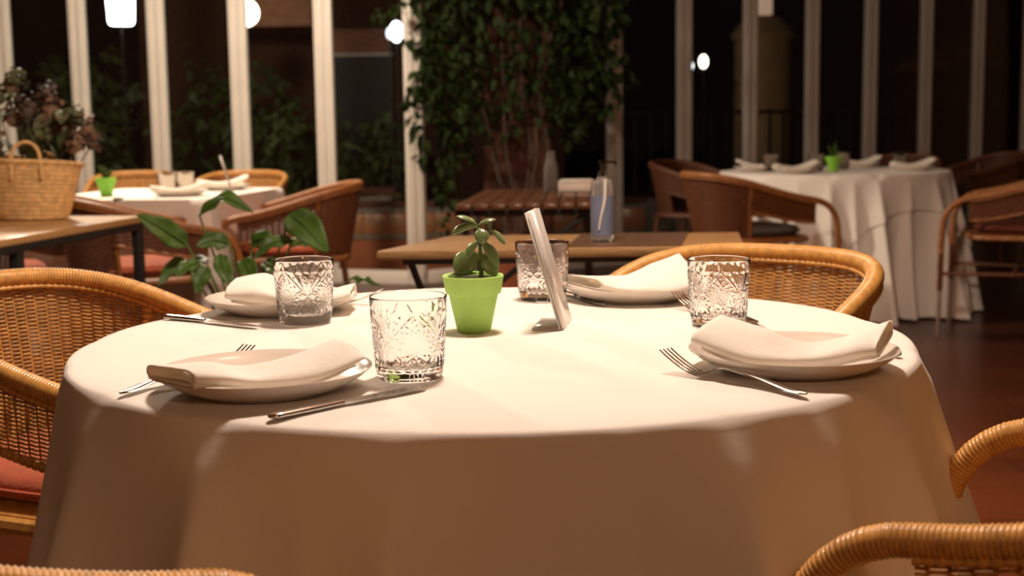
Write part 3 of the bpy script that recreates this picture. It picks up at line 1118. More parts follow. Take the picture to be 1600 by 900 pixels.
def fat_leaf(name, base, tip, width, thick, droop, face, m):
    """succulent leaf: base -> tip, curved by droop, its flat side turned towards face"""
    base, tip = np.array(base, float), np.array(tip, float)
    n, k = 14, 14
    t_ = np.linspace(0, 1, n)
    mid = (base + tip) / 2 + np.array((0, 0, droop))
    P = ((1 - t_) ** 2)[:, None] * base + (2 * t_ * (1 - t_))[:, None] * mid + (t_ ** 2)[:, None] * tip
    T = np.gradient(P, axis=0)
    T /= np.linalg.norm(T, axis=1)[:, None]
    f = np.array(face, float)
    S = np.cross(T, f)
    S /= np.linalg.norm(S, axis=1)[:, None] + 1e-9
    U = np.cross(S, T)
    wv = np.sin(pi * np.clip(t_, 0, 1) ** 1.35) ** .62
    wv[0], wv[-1] = .16, .05
    tv = np.sin(pi * t_ ** .9) ** .5
    tv[0], tv[-1] = .4, .1
    a = np.linspace(0, 2 * pi, k, endpoint=False)
    G = P[:, None] + S[:, None] * (np.cos(a)[None, :, None] * (width / 2 * wv)[:, None, None]) + U[:, None] * (np.sin(a)[None, :, None] * (thick / 2 * tv)[:, None, None])
    b = MB()
    b.grid(G, wv=True)
    b.F.append(np.array([list(range(k))]))
    b.F.append(np.array([[(n - 1) * k + j for j in range(k)][::-1]]))
    return b.mesh(name, m, sharp=180)


jl = [((.008, 0, .151), (-.022, -.004, .164), .012, .004, .006, (0, -.5, 1)),
      ((.009, 0, .151), (.034, .004, .158), .012, .004, .005, (0, -.5, 1)),
      ((.008, 0, .148), (-.028, -.008, .139), .014, .008, .012, (0, -.8, 1)),
      ((.010, -.003, .146), (.016, -.020, .126), .021, .007, .006, (0, -1, .5)),
      ((.025, .004, .143), (.046, .002, .122), .012, .004, .008, (0, -.6, 1)),
      ((.025, .004, .143), (.024, .006, .158), .007, .003, 0, (0, -1, .1)),
      ((.010, 0, .128), (-.014, -.004, .096), .015, .005, .012, (-.5, -1, .6)),
      ((.012, 0, .127), (.036, -.006, .091), .018, .005, .014, (.4, -1, .5)),
      ((.012, 0, .106), (-.024, -.012, .084), .036, .006, .014, (-.25, -1, .35)),
      ((.012, 0, .108), (.032, -.010, .078), .026, .006, .012, (.3, -1, .4)),
      ((.004, -.004, .083), (-.040, -.012, .076), .014, .005, .006, (0, -.5, 1)),
      ((.012, .004, .120), (.018, .030, .110), .02, .005, .008, (0, .6, 1))]
for q in jl:
    obj('leaf', fat_leaf('jade_leaf', *q, M['jade']), pt)

# ---- clear L-shaped menu holder leaning to the left
mh = thing('menu_holder', 'clear acrylic menu holder leaning left, seen edge-on at the centre of the near table', 'menu holder', (.072, 1.836, TZ + .0005))
wd = np.array((.017, .105))


def slab(b, p0, p1, wvec, th):
    p0, p1, wv_ = np.array(p0, float), np.array(p1, float), np.array((wvec[0], wvec[1], 0))
    d = p1 - p0
    nv = np.cross(d, wv_)
    nv = nv / np.linalg.norm(nv) * th
    V = [p0, p0 + wv_, p1 + wv_, p1, p0 + nv, p0 + wv_ + nv, p1 + wv_ + nv, p1 + nv]
    b.addl(V, [[0, 3, 2, 1], [4, 5, 6, 7], [0, 1, 5, 4], [1, 2, 6, 5], [2, 3, 7, 6], [3, 0, 4, 7]])


for nm, o1, th in (('clear_panel', 0.0, .0022), ('menu_card', .0028, .0006), ('clear_panel', .0042, .0022)):
    b = MB()
    dx = -o1
    k0 = .004 if nm == 'menu_card' else 0
    slab(b, (dx - .0 + k0 * .1 - .004 * 0, k0 * .5, .0022 + k0), (dx - .047, k0 * .5, .168 - k0), wd * (1 - k0 * 5), th)
    obj(nm, b.mesh('holder_' + nm, M['card'] if nm == 'menu_card' else M['acrylic'], smooth=False), mh)
b = MB()
slab(b, (0, 0, .0), (-.045, 0.004, .0), wd, -.0022)
obj('foot_plate', b.mesh('holder_foot', M['acrylic'], smooth=False), mh)

# ================================================================== TABLE WITH THE BASKET (left)
tb = thing('side_table', 'oak topped side table on a black square steel frame carrying the straw basket', 'table', (-1.234, 4.40, 0), atan2(.986, .165) - pi / 2)
# local: x to the left of the back edge is negative, y forward is negative
obj('tabletop', MB().box((-.75, -.46, .739), (1.5, .92, .022), bev=.003).mesh('side_top', M['oak']), tb)
for x, y in ((-.018, -.018), (-.018, -.78), (-1.48, -.018), (-1.48, -.78)):
    obj('leg', MB().box((x, y, .352), (.030, .030, .704), bev=.002).mesh('side_leg', M['black_metal']), tb)
fr = MB()
fr.box((-.018, -.46, .7160), (.03, .92, .024), bev=.002)
fr.box((-1.48, -.46, .7160), (.03, .92, .024), bev=.002)
fr.box((-.75, -.018, .7160), (1.44, .028, .024), bev=.002)
fr.box((-.75, -.78, .7160), (1.44, .028, .024), bev=.002)
obj('frame', fr.mesh('side_frame', M['black_metal']), tb)

# basket
bk = thing('straw_basket', 'round woven straw basket with one arched handle on the left side table', 'basket', (-1.575, 4.31, .7505), 0.1)


def basket_body():
    n, rows = 120, 66
    th = np.linspace(0, 2 * pi, n, endpoint=False)
    G = []
    for i in range(rows):
        v = i / (rows - 1)
        z = .002 + .190 * v
        a = .112 + .052 * v ** .8
        c = .075 + .030 * v ** .8
        # strands run slightly slanted round the body
        ph = (v * 13 + 1.6 * th / (2 * pi)) % 1.0
        bmp = .0022 * np.abs(np.sin(pi * ph)) + .0008 * np.sin(th * 60)
        sag = -.016 * np.cos(th) * v - .004 * np.sin(2 * th) * v
        G.append(np.stack([(a + bmp) * np.cos(th), (c + bmp) * np.sin(th), z + sag * v], 1))
    for i in range(12):
        v = 1 - i / 11
        z = .012 + .180 * v
        sag = -.016 * np.cos(th) * v - .004 * np.sin(2 * th) * v
        G.append(np.stack([(.104 + .052 * v ** .8) * np.cos(th), (.067 + .03 * v ** .8) * np.sin(th), z + sag * v], 1))
    b = MB()
    b.grid(np.stack(G)[:, ::-1], wv=True)
    b.F.append(np.array([list(range(n))]))
    b.F.append(np.array([[(rows + 11) * n + j for j in range(n)][::-1]]))
    return b.mesh('basket_body', M['straw'], sharp=180)


obj('body', basket_body(), bk)
th = np.linspace(0, 2 * pi, 160, endpoint=False)
obj('rim', MB().tube(np.stack([.163 * np.cos(th), .104 * np.sin(th), .192 - .016 * np.cos(th) - .004 * np.sin(2 * th)], 1),
                     .0085 + .0012 * np.sin(th * 70), 8, closed=True).mesh('basket_rim', M['straw'], sharp=180), bk)
a = np.linspace(0, pi, 40)
for yy in (-.102, .102):
    hp = np.stack([.012 + .045 * np.cos(a) * (1 + .18 * np.sin(a)), np.full(40, yy) + .012 * np.sin(a), .165 + (.088 if yy < 0 else .05) * np.sin(a) ** .8], 1)
    hp = np.concatenate([[(hp[0][0] + .003, hp[0][1], .135)], hp, [(hp[-1][0] - .003, hp[-1][1], .135)]])
    obj('handle', MB().tube(hp, .0062, 8).mesh('basket_handle', M['straw']), bk)


# ---- leaf cards with thickness-free blades are real thin leaves: small folded surfaces
def blade(L, Wd, fold=.25, curl=.2, n=7, k=5):
    t_ = np.linspace(0, 1, n)
    wv = np.sin(pi * t_ ** .8) ** .8
    wv[0] = .06
    wv[-1] = .02
    s_ = np.linspace(-1, 1, k)
    X = L * t_[:, None] + 0 * s_
    Y = Wd / 2 * wv[:, None] * s_
    Z = np.abs(Y) * fold - curl * L * (t_[:, None] ** 2)
    return np.stack([X, Y, Z], -1)


def scatter(b, G, mats):
    n, k = G.shape[:2]
    V = G.reshape(-1, 3)
    I = np.arange(n * k).reshape(n, k)
    F = np.stack([I[:-1, :-1], I[1:, :-1], I[1:, 1:], I[:-1, 1:]], -1).reshape(-1, 4)
    for m_ in mats:
        b.add(V @ m_[:3, :3].T + m_[:3, 3], F)


def rand_mtx(p, s=1.0, down=0.5):
    yaw = rng.uniform(0, 2 * pi)
    pit = rng.normal(down, .5)
    rol = rng.normal(0, .5)
    m_ = Matrix.Translation(p) @ Euler((rol, pit, yaw), 'XYZ').to_matrix().to_4x4() @ Matrix.Scale(s, 4)
    return m_


# ---- dried hydrangeas in the basket
hy = thing('dried_hydrangea_bunch', 'bunch of dried brown and olive hydrangeas standing in the straw basket', 'flowers', (-1.575, 4.33, .7625))
heads = []
for (x, y, z, r) in ((-.16, .0, .36, .055), (-.10, -.02, .40, .06), (-.06, .03, .33, .06), (.0, -.01, .35, .062), (.05, .03, .40, .05), (.08, -.02, .345, .06),
                     (.14, .02, .33, .05), (.185, .01, .29, .048), (.16, -.03, .24, .045), (-.12, -.04, .30, .06), (.04, -.04, .28, .055), (-.20, .01, .29, .06),
                     (-.035, .0, .455, .038), (.20, .02, .245, .04), (.09, .05, .29, .05), (-.055, .01, .43, .035)):
    b = MB()
    ms_ = []
    for _ in range(30):
        d = rng.normal(size=3)
        d /= np.linalg.norm(d)
        if d[2] < -.6:
            d[2] *= -1
        p = d * r * rng.uniform(.5, 1.15)
        q = Vector(d).to_track_quat('Z', 'Y').to_matrix().to_4x4()
        m_ = Matrix.Translation(p) @ q @ Matrix.Rotation(rng.uniform(0, 6.28), 4, 'Z')
        ms_.append(np.array(m_))
    G = blade(.026, .022, .3, .25, 4, 3) - np.array((.010, 0, 0))
    scatter(b, G, ms_)
    b.ball((0, 0, 0), r * .5, 10, 7)
    obj('flower_head', b.mesh('hydrangea_head', rng.choice([M['dry_petal'], M['dry_petal'], M['dry_dark'], M['dry_leaf']]), sharp=180), hy, (x, y, z - .0125))
    st_ = smooth_path([(x * .25, y * .4, .004), (x * .6, y * .7, z * .5), (x, y, z - .0125)], 8)
    obj('stalk', MB().tube(st_, .0022, 5).mesh('hydrangea_stalk', M['twig']), hy)
LB = MB()
LB.grid(blade(.085, .045, .2, .2, 6, 4))
LM = LB.mesh('hydrangea_leaf', M['dry_leaf'], sharp=180)
for i in range(34):
    p = (rng.uniform(-.2, .16), rng.uniform(-.05, .05), rng.uniform(.17, .36))
    l = obj('leaf', LM, hy)
    l.matrix_local = rand_mtx(p, rng.uniform(.7, 1.2), .3)


# ================================================================== LEFT SQUARE TABLE
def cutlery_table_square():
    ang = atan2(.9, .14) - pi / 2
    C = np.array((-1.245, 5.37))
    t = thing('square_dining_table', 'square dining table hidden under the white cloth at the left', 'table', (C[0], C[1], 0), ang)
    W, D = .80, .92
    obj('tabletop', MB().box((-W / 2, D / 2, .733), (W - .02, D - .02, .024), bev=.003).mesh('square_top', M['oak']), t)
    for x, y in ((-.08, .08), (-W + .08, .08), (-.08, D - .08), (-W + .08, D - .08)):
        obj('leg', MB().box((x, y, .3605), (.045, .045, .721), bev=.003).mesh('square_leg', M['black_metal']), t)
    # cloth: grid over the top, skirt falling straight with corner cones
    n = 28
    ring = []
    for i in range(n):
        ring.append((0 - W * i / n, 0))
    for i in range(n):
        ring.append((-W, D * i / n))
    for i in range(n):
        ring.append((-W + W * i / n, D))
    for i in range(n):
        ring.append((0, D - D * i / n))
    ring = np.array(ring)
    cen = np.array((-W / 2, D / 2))
    rows = []
    for q in np.linspace(0.002, 1, 10):
        rows.append(np.c_[cen + (ring - cen) * q * .985, np.full(len(ring), .7505)])
    idx = np.arange(len(ring))
    corner = np.zeros(len(ring))
    for c in (0, n, 2 * n, 3 * n):
        d = np.minimum(np.abs(idx - c), len(ring) - np.abs(idx - c))
        corner += np.exp(-(d / 3.0) ** 2)
    dirv = ring - cen
    dirn = np.where(np.abs(dirv) > np.array((W, D)) / 2 - 1e-6, np.sign(dirv), 0)
    dirn = dirn / (np.linalg.norm(dirn, axis=1)[:, None] + 1e-9)
    for v in np.linspace(0, 1, 22):
        z = .748 - .62 * v
        o = .006 + .02 * v + corner * .11 * v ** .7 + .012 * np.sin(idx * .55) * v + .008 * np.sin(idx * 1.3 + 1) * v
        rows.append(np.c_[ring + dirn * o[:, None], np.full(len(ring), z) + .02 * np.sin(idx * .2) * v])
    b = MB()
    b.grid(np.stack(rows), wv=True)
    o = obj('tablecloth', b.mesh('square_cloth', M['cloth'], sharp=60), None, (C[0], C[1], 0), (0, 0, ang))
    tag(o, 'white tablecloth with a hanging corner fold on the square table at the left', 'tablecloth', 'white tablecloths')


cutlery_table_square()
FZ = .7515


def plain_tumbler():
    pr = [(.0001, .0), (.034, .0), (.037, .003), (.0435, .089), (.0428, .091), (.0415, .0905), (.0355, .014), (.033, .011), (.0001, .010)]
    n = 40
    b = MB()
    b.lathe(pr, n)
    V = b.V[0]
    ang = np.arctan2(V[:, 1], V[:, 0])
    rr = np.hypot(V[:, 0], V[:, 1])
    k = np.where((V[:, 2] > .012) & (V[:, 2] < .08) & (rr > .036), 1 - .03 * np.abs(np.sin(ang * 6)), 1)
    V[:, 0] *= k
    V[:, 1] *= k
    return b.mesh('plain_tumbler', M['tumbler'])


PT = plain_tumbler()


def small_napkin(c, rz, lab, grp, z=FZ + .022):
    m_ = bpy.data.meshes.get('far_napkin_mesh')
    if m_ is None:
        m_ = napkin_mesh('far_napkin_mesh', [(-.115, 0, .012), (-.06, 0, .004), (0, .004, 0), (.06, .012, .012), (.115, .02, .034)],
                         [.066, .068, .074, .09, .085], [.024, .022, .018, .022, .018], [6, 4, 0, 0, 0], n=26)
        m_.name = 'far_napkin_mesh'
    return tag(obj('napkin', m_, None, (c[0], c[1], z), (0, 0, rz)), lab, 'napkin', grp)


GS = 'place settings on the square table at the left'
plate(-1.42, 5.62, 'cream plate on the square white table, nearest its front corner', GS, FZ)
small_napkin((-1.42, 5.61), .1, 'white napkin on the nearer plate of the square white table', GS)
plate(-1.33, 6.10, 'cream plate on the square white table, before the honey chair', GS, FZ)
small_napkin((-1.34, 6.10), .2, 'white napkin on the farther plate of the square white table, end raised', GS, FZ + .026)
for x, y, lab in ((-1.575, 6.02, 'left one of two plain tumblers on the square white table'), (-1.475, 5.95, 'right one of two plain tumblers on the square white table')):
    tag(obj('tumbler', PT, None, (x, y, FZ)), lab, 'glass', 'plain tumblers on the far tables')


def small_plant(loc, lab, leaves, h, m):
    p = thing('potted_plant', lab, 'plant', loc, 0, 'small green pots on the far tables')
    obj('pot', m, p)
    obj('soil', MB().lathe([(.0001, .064), (.033, .064), (.034, .068), (.0001, .071)], 20).mesh('small_soil', M['soil']), p)
    for i in range(leaves):
        a = i * 2.4
        q = (.030 * cos(a), .030 * sin(a), .07 + h * (.55 + .45 * ((i * 7) % 5) / 4))
        obj('leaf', fat_leaf('small_leaf', (0.004 * cos(a), .004 * sin(a), .068), q, .014, .004, .01, (cos(a + 2), sin(a + 2), .7), M['big_leaf']), p)


POT2 = pot_mesh('leaf_green_pot', M['pot2'])
small_plant((-1.745, 5.66, FZ), 'small plant in a green pot on the square white table, beside the basket', 9, .07, POT2)
cl = thing('cloth_clip', 'small dark metal clip on the front edge of the square white table', 'clip', (-1.63, 5.445, .742))
b = MB()
b.box((0, 0, .010), (.034, .045, .008), bev=.002)
obj('jaw', b.mesh('clip_jaw', M['black_metal']), cl)
obj('spring', MB().tube(smooth_path([(0, -.02, .010), (-.010, -.034, -.01), (-.012, -.036, -.035)], 8), .0028, 6).mesh('clip_wire', M['black_metal']), cl)
e2 = dup(mh, (-1.185, 5.60, FZ), .35, 'thin menu holder standing at the right edge of the square white table')

# ================================================================== BROAD-LEAVED PLANT
bp = thing('broad_leaved_plant', 'broad-leaved green plant standing on the floor between the near table and the square table', 'plant', (-.70, 3.42, 0))
obj('planter', MB().lathe([(.0001, 0), (.10, 0), (.105, .01), (.135, .28), (.145, .285), (.145, .31), (.13, .31), (.125, .27), (.0001, .27)], 36).mesh('dark_planter', M['stone']), bp)
obj('soil', MB().lathe([(.0001, .268), (.124, .268), (.126, .28), (.0001, .288)], 24).mesh('planter_soil', M['soil']), bp)


def broad_leaf(base, mid, tip, width, face, m):
    P = smooth_path([base, mid, tip], 15)
    T = np.gradient(P, axis=0)
    T /= np.linalg.norm(T, axis=1)[:, None]
    S = np.cross(T, np.array(face, float))
    S /= np.linalg.norm(S, axis=1)[:, None]
    U = np.cross(S, T)
    t_ = np.linspace(0, 1, 15)
    wv = np.sin(pi * t_ ** .72) ** .75
    wv[0], wv[-1] = .05, .01
    s_ = np.linspace(-1, 1, 9)
    th_ = .0012
    top = P[:, None] + S[:, None] * (wv[:, None, None] * width / 2 * s_[None, :, None]) + U[:, None] * (width * .10 * wv[:, None, None] * (np.abs(s_) ** 1.3 - .25)[None, :, None]
        + .006 * np.sin(t_ * 14)[:, None, None] * (s_ ** 2)[None, :, None] * wv[:, None, None])
    b = MB()
    G = np.concatenate([top, (top - U[:, None] * th_)[:, ::-1]], 1)
    b.grid(G, wv=True)
    # raised midrib
    b.tube(P + U * .001, np.linspace(.0030, .0006, 15), 5)
    return b.mesh('broad_leaf', m, sharp=180)


O = np.array((.70, -3.42, 0))
#      base, mid, tip (world), width, facing
BL = [((-.835, 3.36, .742), (-.885, 3.33, .785), (-.945, 3.30, .828), .066, (.2, -1, .6)),
      ((-.815, 3.42, .815), (-.745, 3.40, .860), (-.665, 3.38, .822), .052, (0, -.7, 1)),
      ((-.735, 3.40, .742), (-.775, 3.38, .752), (-.812, 3.36, .738), .050, (0, -1, .5)),
      ((-.578, 3.42, .815), (-.530, 3.38, .780), (-.470, 3.33, .722), .088, (.1, -1, .6)),
      ((-.575, 3.43, .745), (-.625, 3.40, .742), (-.668, 3.38, .705), .042, (0, -.9, .8)),
      ((-.755, 3.38, .715), (-.740, 3.34, .680), (-.715, 3.32, .640), .046, (.3, -1, .3)),
      ((-.858, 3.40, .705), (-.885, 3.37, .680), (-.910, 3.34, .640), .034, (.3, -1, .3)),
      ((-.808, 3.36, .700), (-.835, 3.33, .688), (-.855, 3.30, .668), .038, (0, -1, .6)),
      ((-.700, 3.40, .700), (-.680, 3.36, .675), (-.655, 3.33, .640), .052, (0, -1, .5)),
      ((-.650, 3.42, .690), (-.620, 3.38, .680), (-.590, 3.35, .650), .045, (0, -1, .6)),
      ((-.400, 3.24, .664), (-.365, 3.22, .662), (-.322, 3.20, .650), .022, (0, -.5, 1)),
      ((-.60, 3.52, .72), (-.56, 3.56, .73), (-.50, 3.60, .70), .06, (0, -.6, 1)),
      ((-.690, 3.46, .735), (-.655, 3.44, .750), (-.615, 3.42, .728), .050, (.1, -1, .6)),
      ((-.770, 3.30, .690), (-.785, 3.27, .665), (-.790, 3.25, .630), .045, (0, -1, .3)),
      ((-.82, 3.50, .68), (-.86, 3.55, .68), (-.92, 3.58, .64), .05, (0, -.6, 1))]
for q in BL:
    l = obj('leaf', broad_leaf(np.array(q[0]) + O, np.array(q[1]) + O, np.array(q[2]) + O, q[3], q[4], M['big_leaf']), bp)
    b0 = np.array(q[0]) + O
    pth = smooth_path([(b0[0] * .10, b0[1] * .1, .275), (b0[0] * .45, b0[1] * .5, .275 + (b0[2] - .275) * .6), tuple(b0)], 12)
    obj('stalk', MB().tube(pth, np.linspace(.0042, .0026, 12), 7).mesh('broad_stalk', M['stem']), bp)

# ================================================================== SMALL OAK TABLE BEHIND THE NEAR ONE
ot = thing('folding_oak_table', 'low-lipped oak folding table with black legs behind the near table, holding the pump bottle', 'table', (0, 0, 0))
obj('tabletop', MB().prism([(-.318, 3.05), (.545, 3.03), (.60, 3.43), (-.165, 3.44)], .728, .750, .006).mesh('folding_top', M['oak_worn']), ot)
for a, b_ in (((-.24, 3.10, .715), (.02, 3.10, .0)), ((-.13, 3.34, .715), (-.20, 3.34, .0)), ((.50, 3.10, .715), (.30, 3.10, .0)), ((.56, 3.34, .715), (.58, 3.34, 0))):
    obj('leg', MB().tube([a, b_], .0085, 8).mesh('folding_leg', M['black_metal']), ot)
fr = MB()
fr.bar((-.26, 3.10, .7195), (.52, 3.10, .7195), .018, .016, .002)
fr.bar((-.15, 3.34, .7195), (.58, 3.34, .7195), .018, .016, .002)
fr.bar((-.235, 3.10, .7195), (-.12, 3.34, .7195), .018, .016, .002)
fr.bar((.50, 3.10, .7195), (.56, 3.34, .7195), .018, .016, .002)
obj('frame', fr.mesh('folding_frame', M['black_metal']), ot)
tag(obj('table_mat', MB().prism([(.128, 3.072), (.400, 3.066), (.464, 3.415), (.185, 3.42)], .7503, .7530, .001).mesh('table_mat', M['oak_dark'])),
    'dark brown leather mat lying on the oak folding table under the pump bottle', 'mat')
# pump bottle
pb = thing('pump_bottle', 'clear pump bottle with a pale blue label on the oak folding table', 'bottle', (.222, 3.18, .7532))
obj('bottle', MB().lathe([(.0001, .0), (.024, .0), (.0275, .004), (.0275, .135), (.024, .147), (.013, .152), (.012, .158), (.0001, .158)], 32).mesh('pump_body', M['pump']), pb)
an = np.linspace(-.95 * pi, -.05 * pi, 24)
G = np.stack([np.stack([.0281 * np.cos(an), .0281 * np.sin(an), np.full(24, z)], 1) for z in (.016, .112)])
G2 = np.stack([np.stack([.0285 * np.cos(an), .0285 * np.sin(an), np.full(24, z)], 1) for z in (.016, .112)])
b = MB()
b.grid(np.concatenate([G[:1], G2, G[1:2]]), wu=True)
obj('label', b.mesh('pump_label', M['label']), pb)
obj('pump_tube', MB().tube(smooth_path([(.006, -.0292, .152), (.004, -.0298, .10), (-.005, -.0298, .06), (-.010, -.0295, .03)], 12), np.linspace(.0042, .002, 12), 8).mesh('pump_tube', M['pump_tube']), pb)
b = MB()
b.lathe([(.0001, .158), (.0105, .158), (.0105, .170), (.004, .172), (.004, .188), (.009, .189), (.009, .196), (.0001, .197)], 20)
b.tube([(0, 0, .193), (.030, 0, .192), (.034, 0, .186)], .0035, 8)
obj('pump_head', b.mesh('pump_head', M['pump_head']), pb)

# ================================================================== SLATTED TABLE
sx0, sx1, sy0, sy1 = -.205, .300, 4.74, 5.82
sl_ = thing('slatted_table', 'dark stained slatted folding table behind the oak table, in front of the vine', 'table', (0, 0, 0))
ns = 8
for i in range(ns):
    x0 = sx0 + (sx1 - sx0) * (i + .5) / ns
    sh = .09
    m_ = MB()
    m_.bar((x0, sy0, .739), (x0 + .05 + sh * (1 - i / ns) * .4, sy1, .739), .056, .020, .004)
    obj('slat', m_.mesh('table_slat', M['slat']), sl_)
fr = MB()
fr.bar((sx0, sy0 + .06, .716), (sx1, sy0 + .06, .716), .04, .026, .003)
obj('rail', fr.mesh('slat_rail', M['black_metal']), sl_)
obj('rail', MB().bar((sx0 + .05, sy1 - .08, .716), (sx1 + .06, sy1 - .08, .716), .04, .026, .003).mesh('slat_rail', M['black_metal']), sl_)
for xx in (sx0 + .03, sx1 - .01):
    obj('leg', MB().bar((xx, sy0 + .10, .703), (xx + .03, sy1 - .10, .012), .024, .024, .003).mesh('slat_leg', M['black_metal']), sl_)
    obj('leg', MB().bar((xx + .028, sy1 - .10, .703), (xx + .045, sy0 + .10, .012), .024, .024, .003).mesh('slat_leg', M['black_metal']), sl_)
for xa, xb in ((sx0 + .02, sx1 - .06), (sx1 - .03, sx0 + .08)):
    obj('brace', MB().bar((xa, sy0 + .07, .70), (xb, sy0 + .20, .38), .022, .022, .003).mesh('slat_brace', M['black_metal']), sl_)
cf = obj('glass_carafe', MB().lathe([(.0001, 0), (.028, 0), (.031, .004), (.030, .10), (.020, .135), (.0165, .165), (.019, .172), (.017, .172), (.0145, .165), (.018, .135), (.0275, .10),
                                     (.0275, .010), (.0001, .009)], 28).mesh('glass_carafe', M['hazy']), None, (.172, 5.55, .7495))
tag(cf, 'tall clear glass carafe on the slatted table', 'carafe')
nb = thing('napkin_box', 'pale box holder standing at the back right of the slatted table', 'box', (.275, 5.60, .7495))
obj('tray', MB().prism([(-.075, -.05), (.075, -.05), (.075, .05), (-.075, .05)], 0, .030, .004).mesh('napkin_tray', M['white_paint']), nb)
for k in range(3):
    obj('napkin_sheet', MB().box((0.004 * k, 0, .033 + .006 * k), (.135, .085, .005), bev=.001).mesh('napkin_sheet', M['napkin']), nb)

# ================================================================== FAR ROUND TABLE (right)
RC = (1.79, 7.27)
t = thing('round_dining_table', 'round dining table standing under the far white tablecloth at the right', 'table', (RC[0], RC[1], 0))
obj('tabletop', MB().lathe([(.0001, .722), (.60, .722), (.605, .728), (.605, .741), (.60, .745), (.0001, .745)], 48).mesh('far_tabletop', M['oak']), t)
obj('pedestal', MB().lathe([(.0001, 0), (.26, 0), (.26, .02), (.06, .05), (.04, .12), (.04, .65), (.08, .722), (.0001, .722)], 24).mesh('far_pedestal', M['black_metal']), t)
fr_ridges = [(d + 3 * sin(d * 1.7), 2.6, s_ * 1.1) for d, s_ in zip(range(0, 364, 14), [.7, .4, .8, .5, .7, .45, .8, .55, .7, .4, .8, .6, .7, .45, .75, .5, .8, .4, .7, .5, .8, .45, .7, .55, .75, .4])]
o = obj('tablecloth', cloth_mesh('far_tablecloth', .615, .7475, .735, fr_ridges, .035, M['cloth'], nth=540, wob=.10, gain=.34, seed=4), None, (RC[0], RC[1], 0))
tag(o, 'white tablecloth falling in many folds to the floor over the far round table', 'tablecloth', 'white tablecloths')


def topper_low(th):
    a = th - radians(-108) + pi / 4
    return np.clip(.80 / np.maximum(np.abs(np.cos(a)), np.abs(np.sin(a))) - .612, .12, .55)


o = obj('tablecloth_topper', cloth_mesh('topper', .625, .7545, .5, fr_ridges, .04, M['cloth'], nth=540, wob=.10, gain=.34, seed=4, low=topper_low), None, (RC[0], RC[1], 0))
tag(o, 'square white overlay cloth with slanting hems on the far round table', 'tablecloth', 'white tablecloths')
RZ = .756
GR = 'place settings on the far round table'
plate(1.36, 7.28, 'cream plate at the left of the far round table', GR, RZ)
small_napkin((1.37, 7.27), 2.9, 'white napkin at the left of the far round table', GR, RZ + .026)
plate(1.50, 6.90, 'cream plate at the front left of the far round table', GR, RZ)
small_napkin((1.50, 6.90), .1, 'white napkin at the front left of the far round table, below the left tumbler', GR, RZ + .026)
plate(2.03, 7.62, 'cream plate at the back right of the far round table', GR, RZ)
small_napkin((2.03, 7.61), .1, 'white napkin at the back right of the far round table, beyond the green pot', GR, RZ + .026)
plate(2.16, 7.05, 'cream plate at the right edge of the far round table', GR, RZ)
small_napkin((2.16, 7.04), .05, 'white napkin on the plate at the right edge of the far round table', GR, RZ + .026)
for x, y, lab in ((1.43, 7.20, 'leftmost plain tumbler on the far round table'), (1.66, 7.12, 'plain tumbler just left of the green pot on the far round table'),
                  (1.86, 7.36, 'plain tumbler just right of the green pot on the far round table'), (2.165, 7.30, 'rightmost plain tumbler on the far round table')):
    tag(obj('tumbler', PT, None, (x, y, RZ)), lab, 'glass', 'plain tumblers on the far tables')
small_plant((1.735, 7.05, RZ), 'small plant in a green pot at the centre of the far round table', 6, .09, POT2)

# ================================================================== CLIMBING VINE INSIDE THE GLASS
pil = struct('wall_middle', MB().box((.05, 8.72, 1.5), (.44, .30, 3.0), bev=.01).mesh('brick_pillar', M['brick']))
vn = thing('climbing_vine', 'tall dark green climbing vine with hanging sprays of small leaves in front of the glazing', 'plant', (.05, 8.35, 0))
obj('planter', MB().lathe([(.0001, 0), (.17, 0), (.20, .30), (.21, .32), (.19, .32), (.18, .29), (.0001, .29)], 28).mesh('vine_planter', M['terracotta']), vn)
stems = MB()
for k in range(9):
    x1 = rng.uniform(-.55, .50)
    pts = [(rng.uniform(-.08, .08), rng.uniform(-.06, .06), .28)]
    for z in (.8, 1.3, 1.8, 2.4, 2.95):
        f = (z - .28) / 2.6
        pts.append((x1 * f ** .6 + rng.normal(0, .05), rng.uniform(-.10, .10), z))
    obj('vine_stem', MB().tube(smooth_path(pts, 30), np.linspace(.009, .004, 30), 6).mesh('vine_stem', M['bark']), vn)
ivb = MB()
ivb.grid(blade(.075, .040, .22, .22, 5, 4))
IV = ivb.mesh('vine_leaf', M['ivy'], sharp=180)


def vine_keep(x, z):
    """density of the leaf mass, x and z relative to the plant"""
    zt = z
    left = -.62 + .05 * sin(z * 9) + (.10 if z < 1.15 else 0)
    right = .66 + .05 * sin(z * 7 + 1) - max(0, 1.20 - z) * 1.1
    if x < left or x > right:
        return 0.0
    bot = .98 - .25 * (abs(x + .42) < .12) + .06 * sin(x * 14)
    if z < bot:
        return 0.0
    d = 1.0
    if -.22 < x < .22 and .95 < z < 1.75:
        d = .42
    if -.10 < x < .05 and z > 1.5:
        d = .45
    if z < bot + .2:
        d *= .6
    return d


leaves = []
tries = 0
while len(leaves) < 3600 and tries < 60000:
    tries += 1
    x, z = rng.uniform(-.85, .75), rng.uniform(.6, 2.6)
    if rng.random() < vine_keep(x, z):
        leaves.append((x, rng.uniform(-.22, .16) - .05 * (z > 1.4), z))
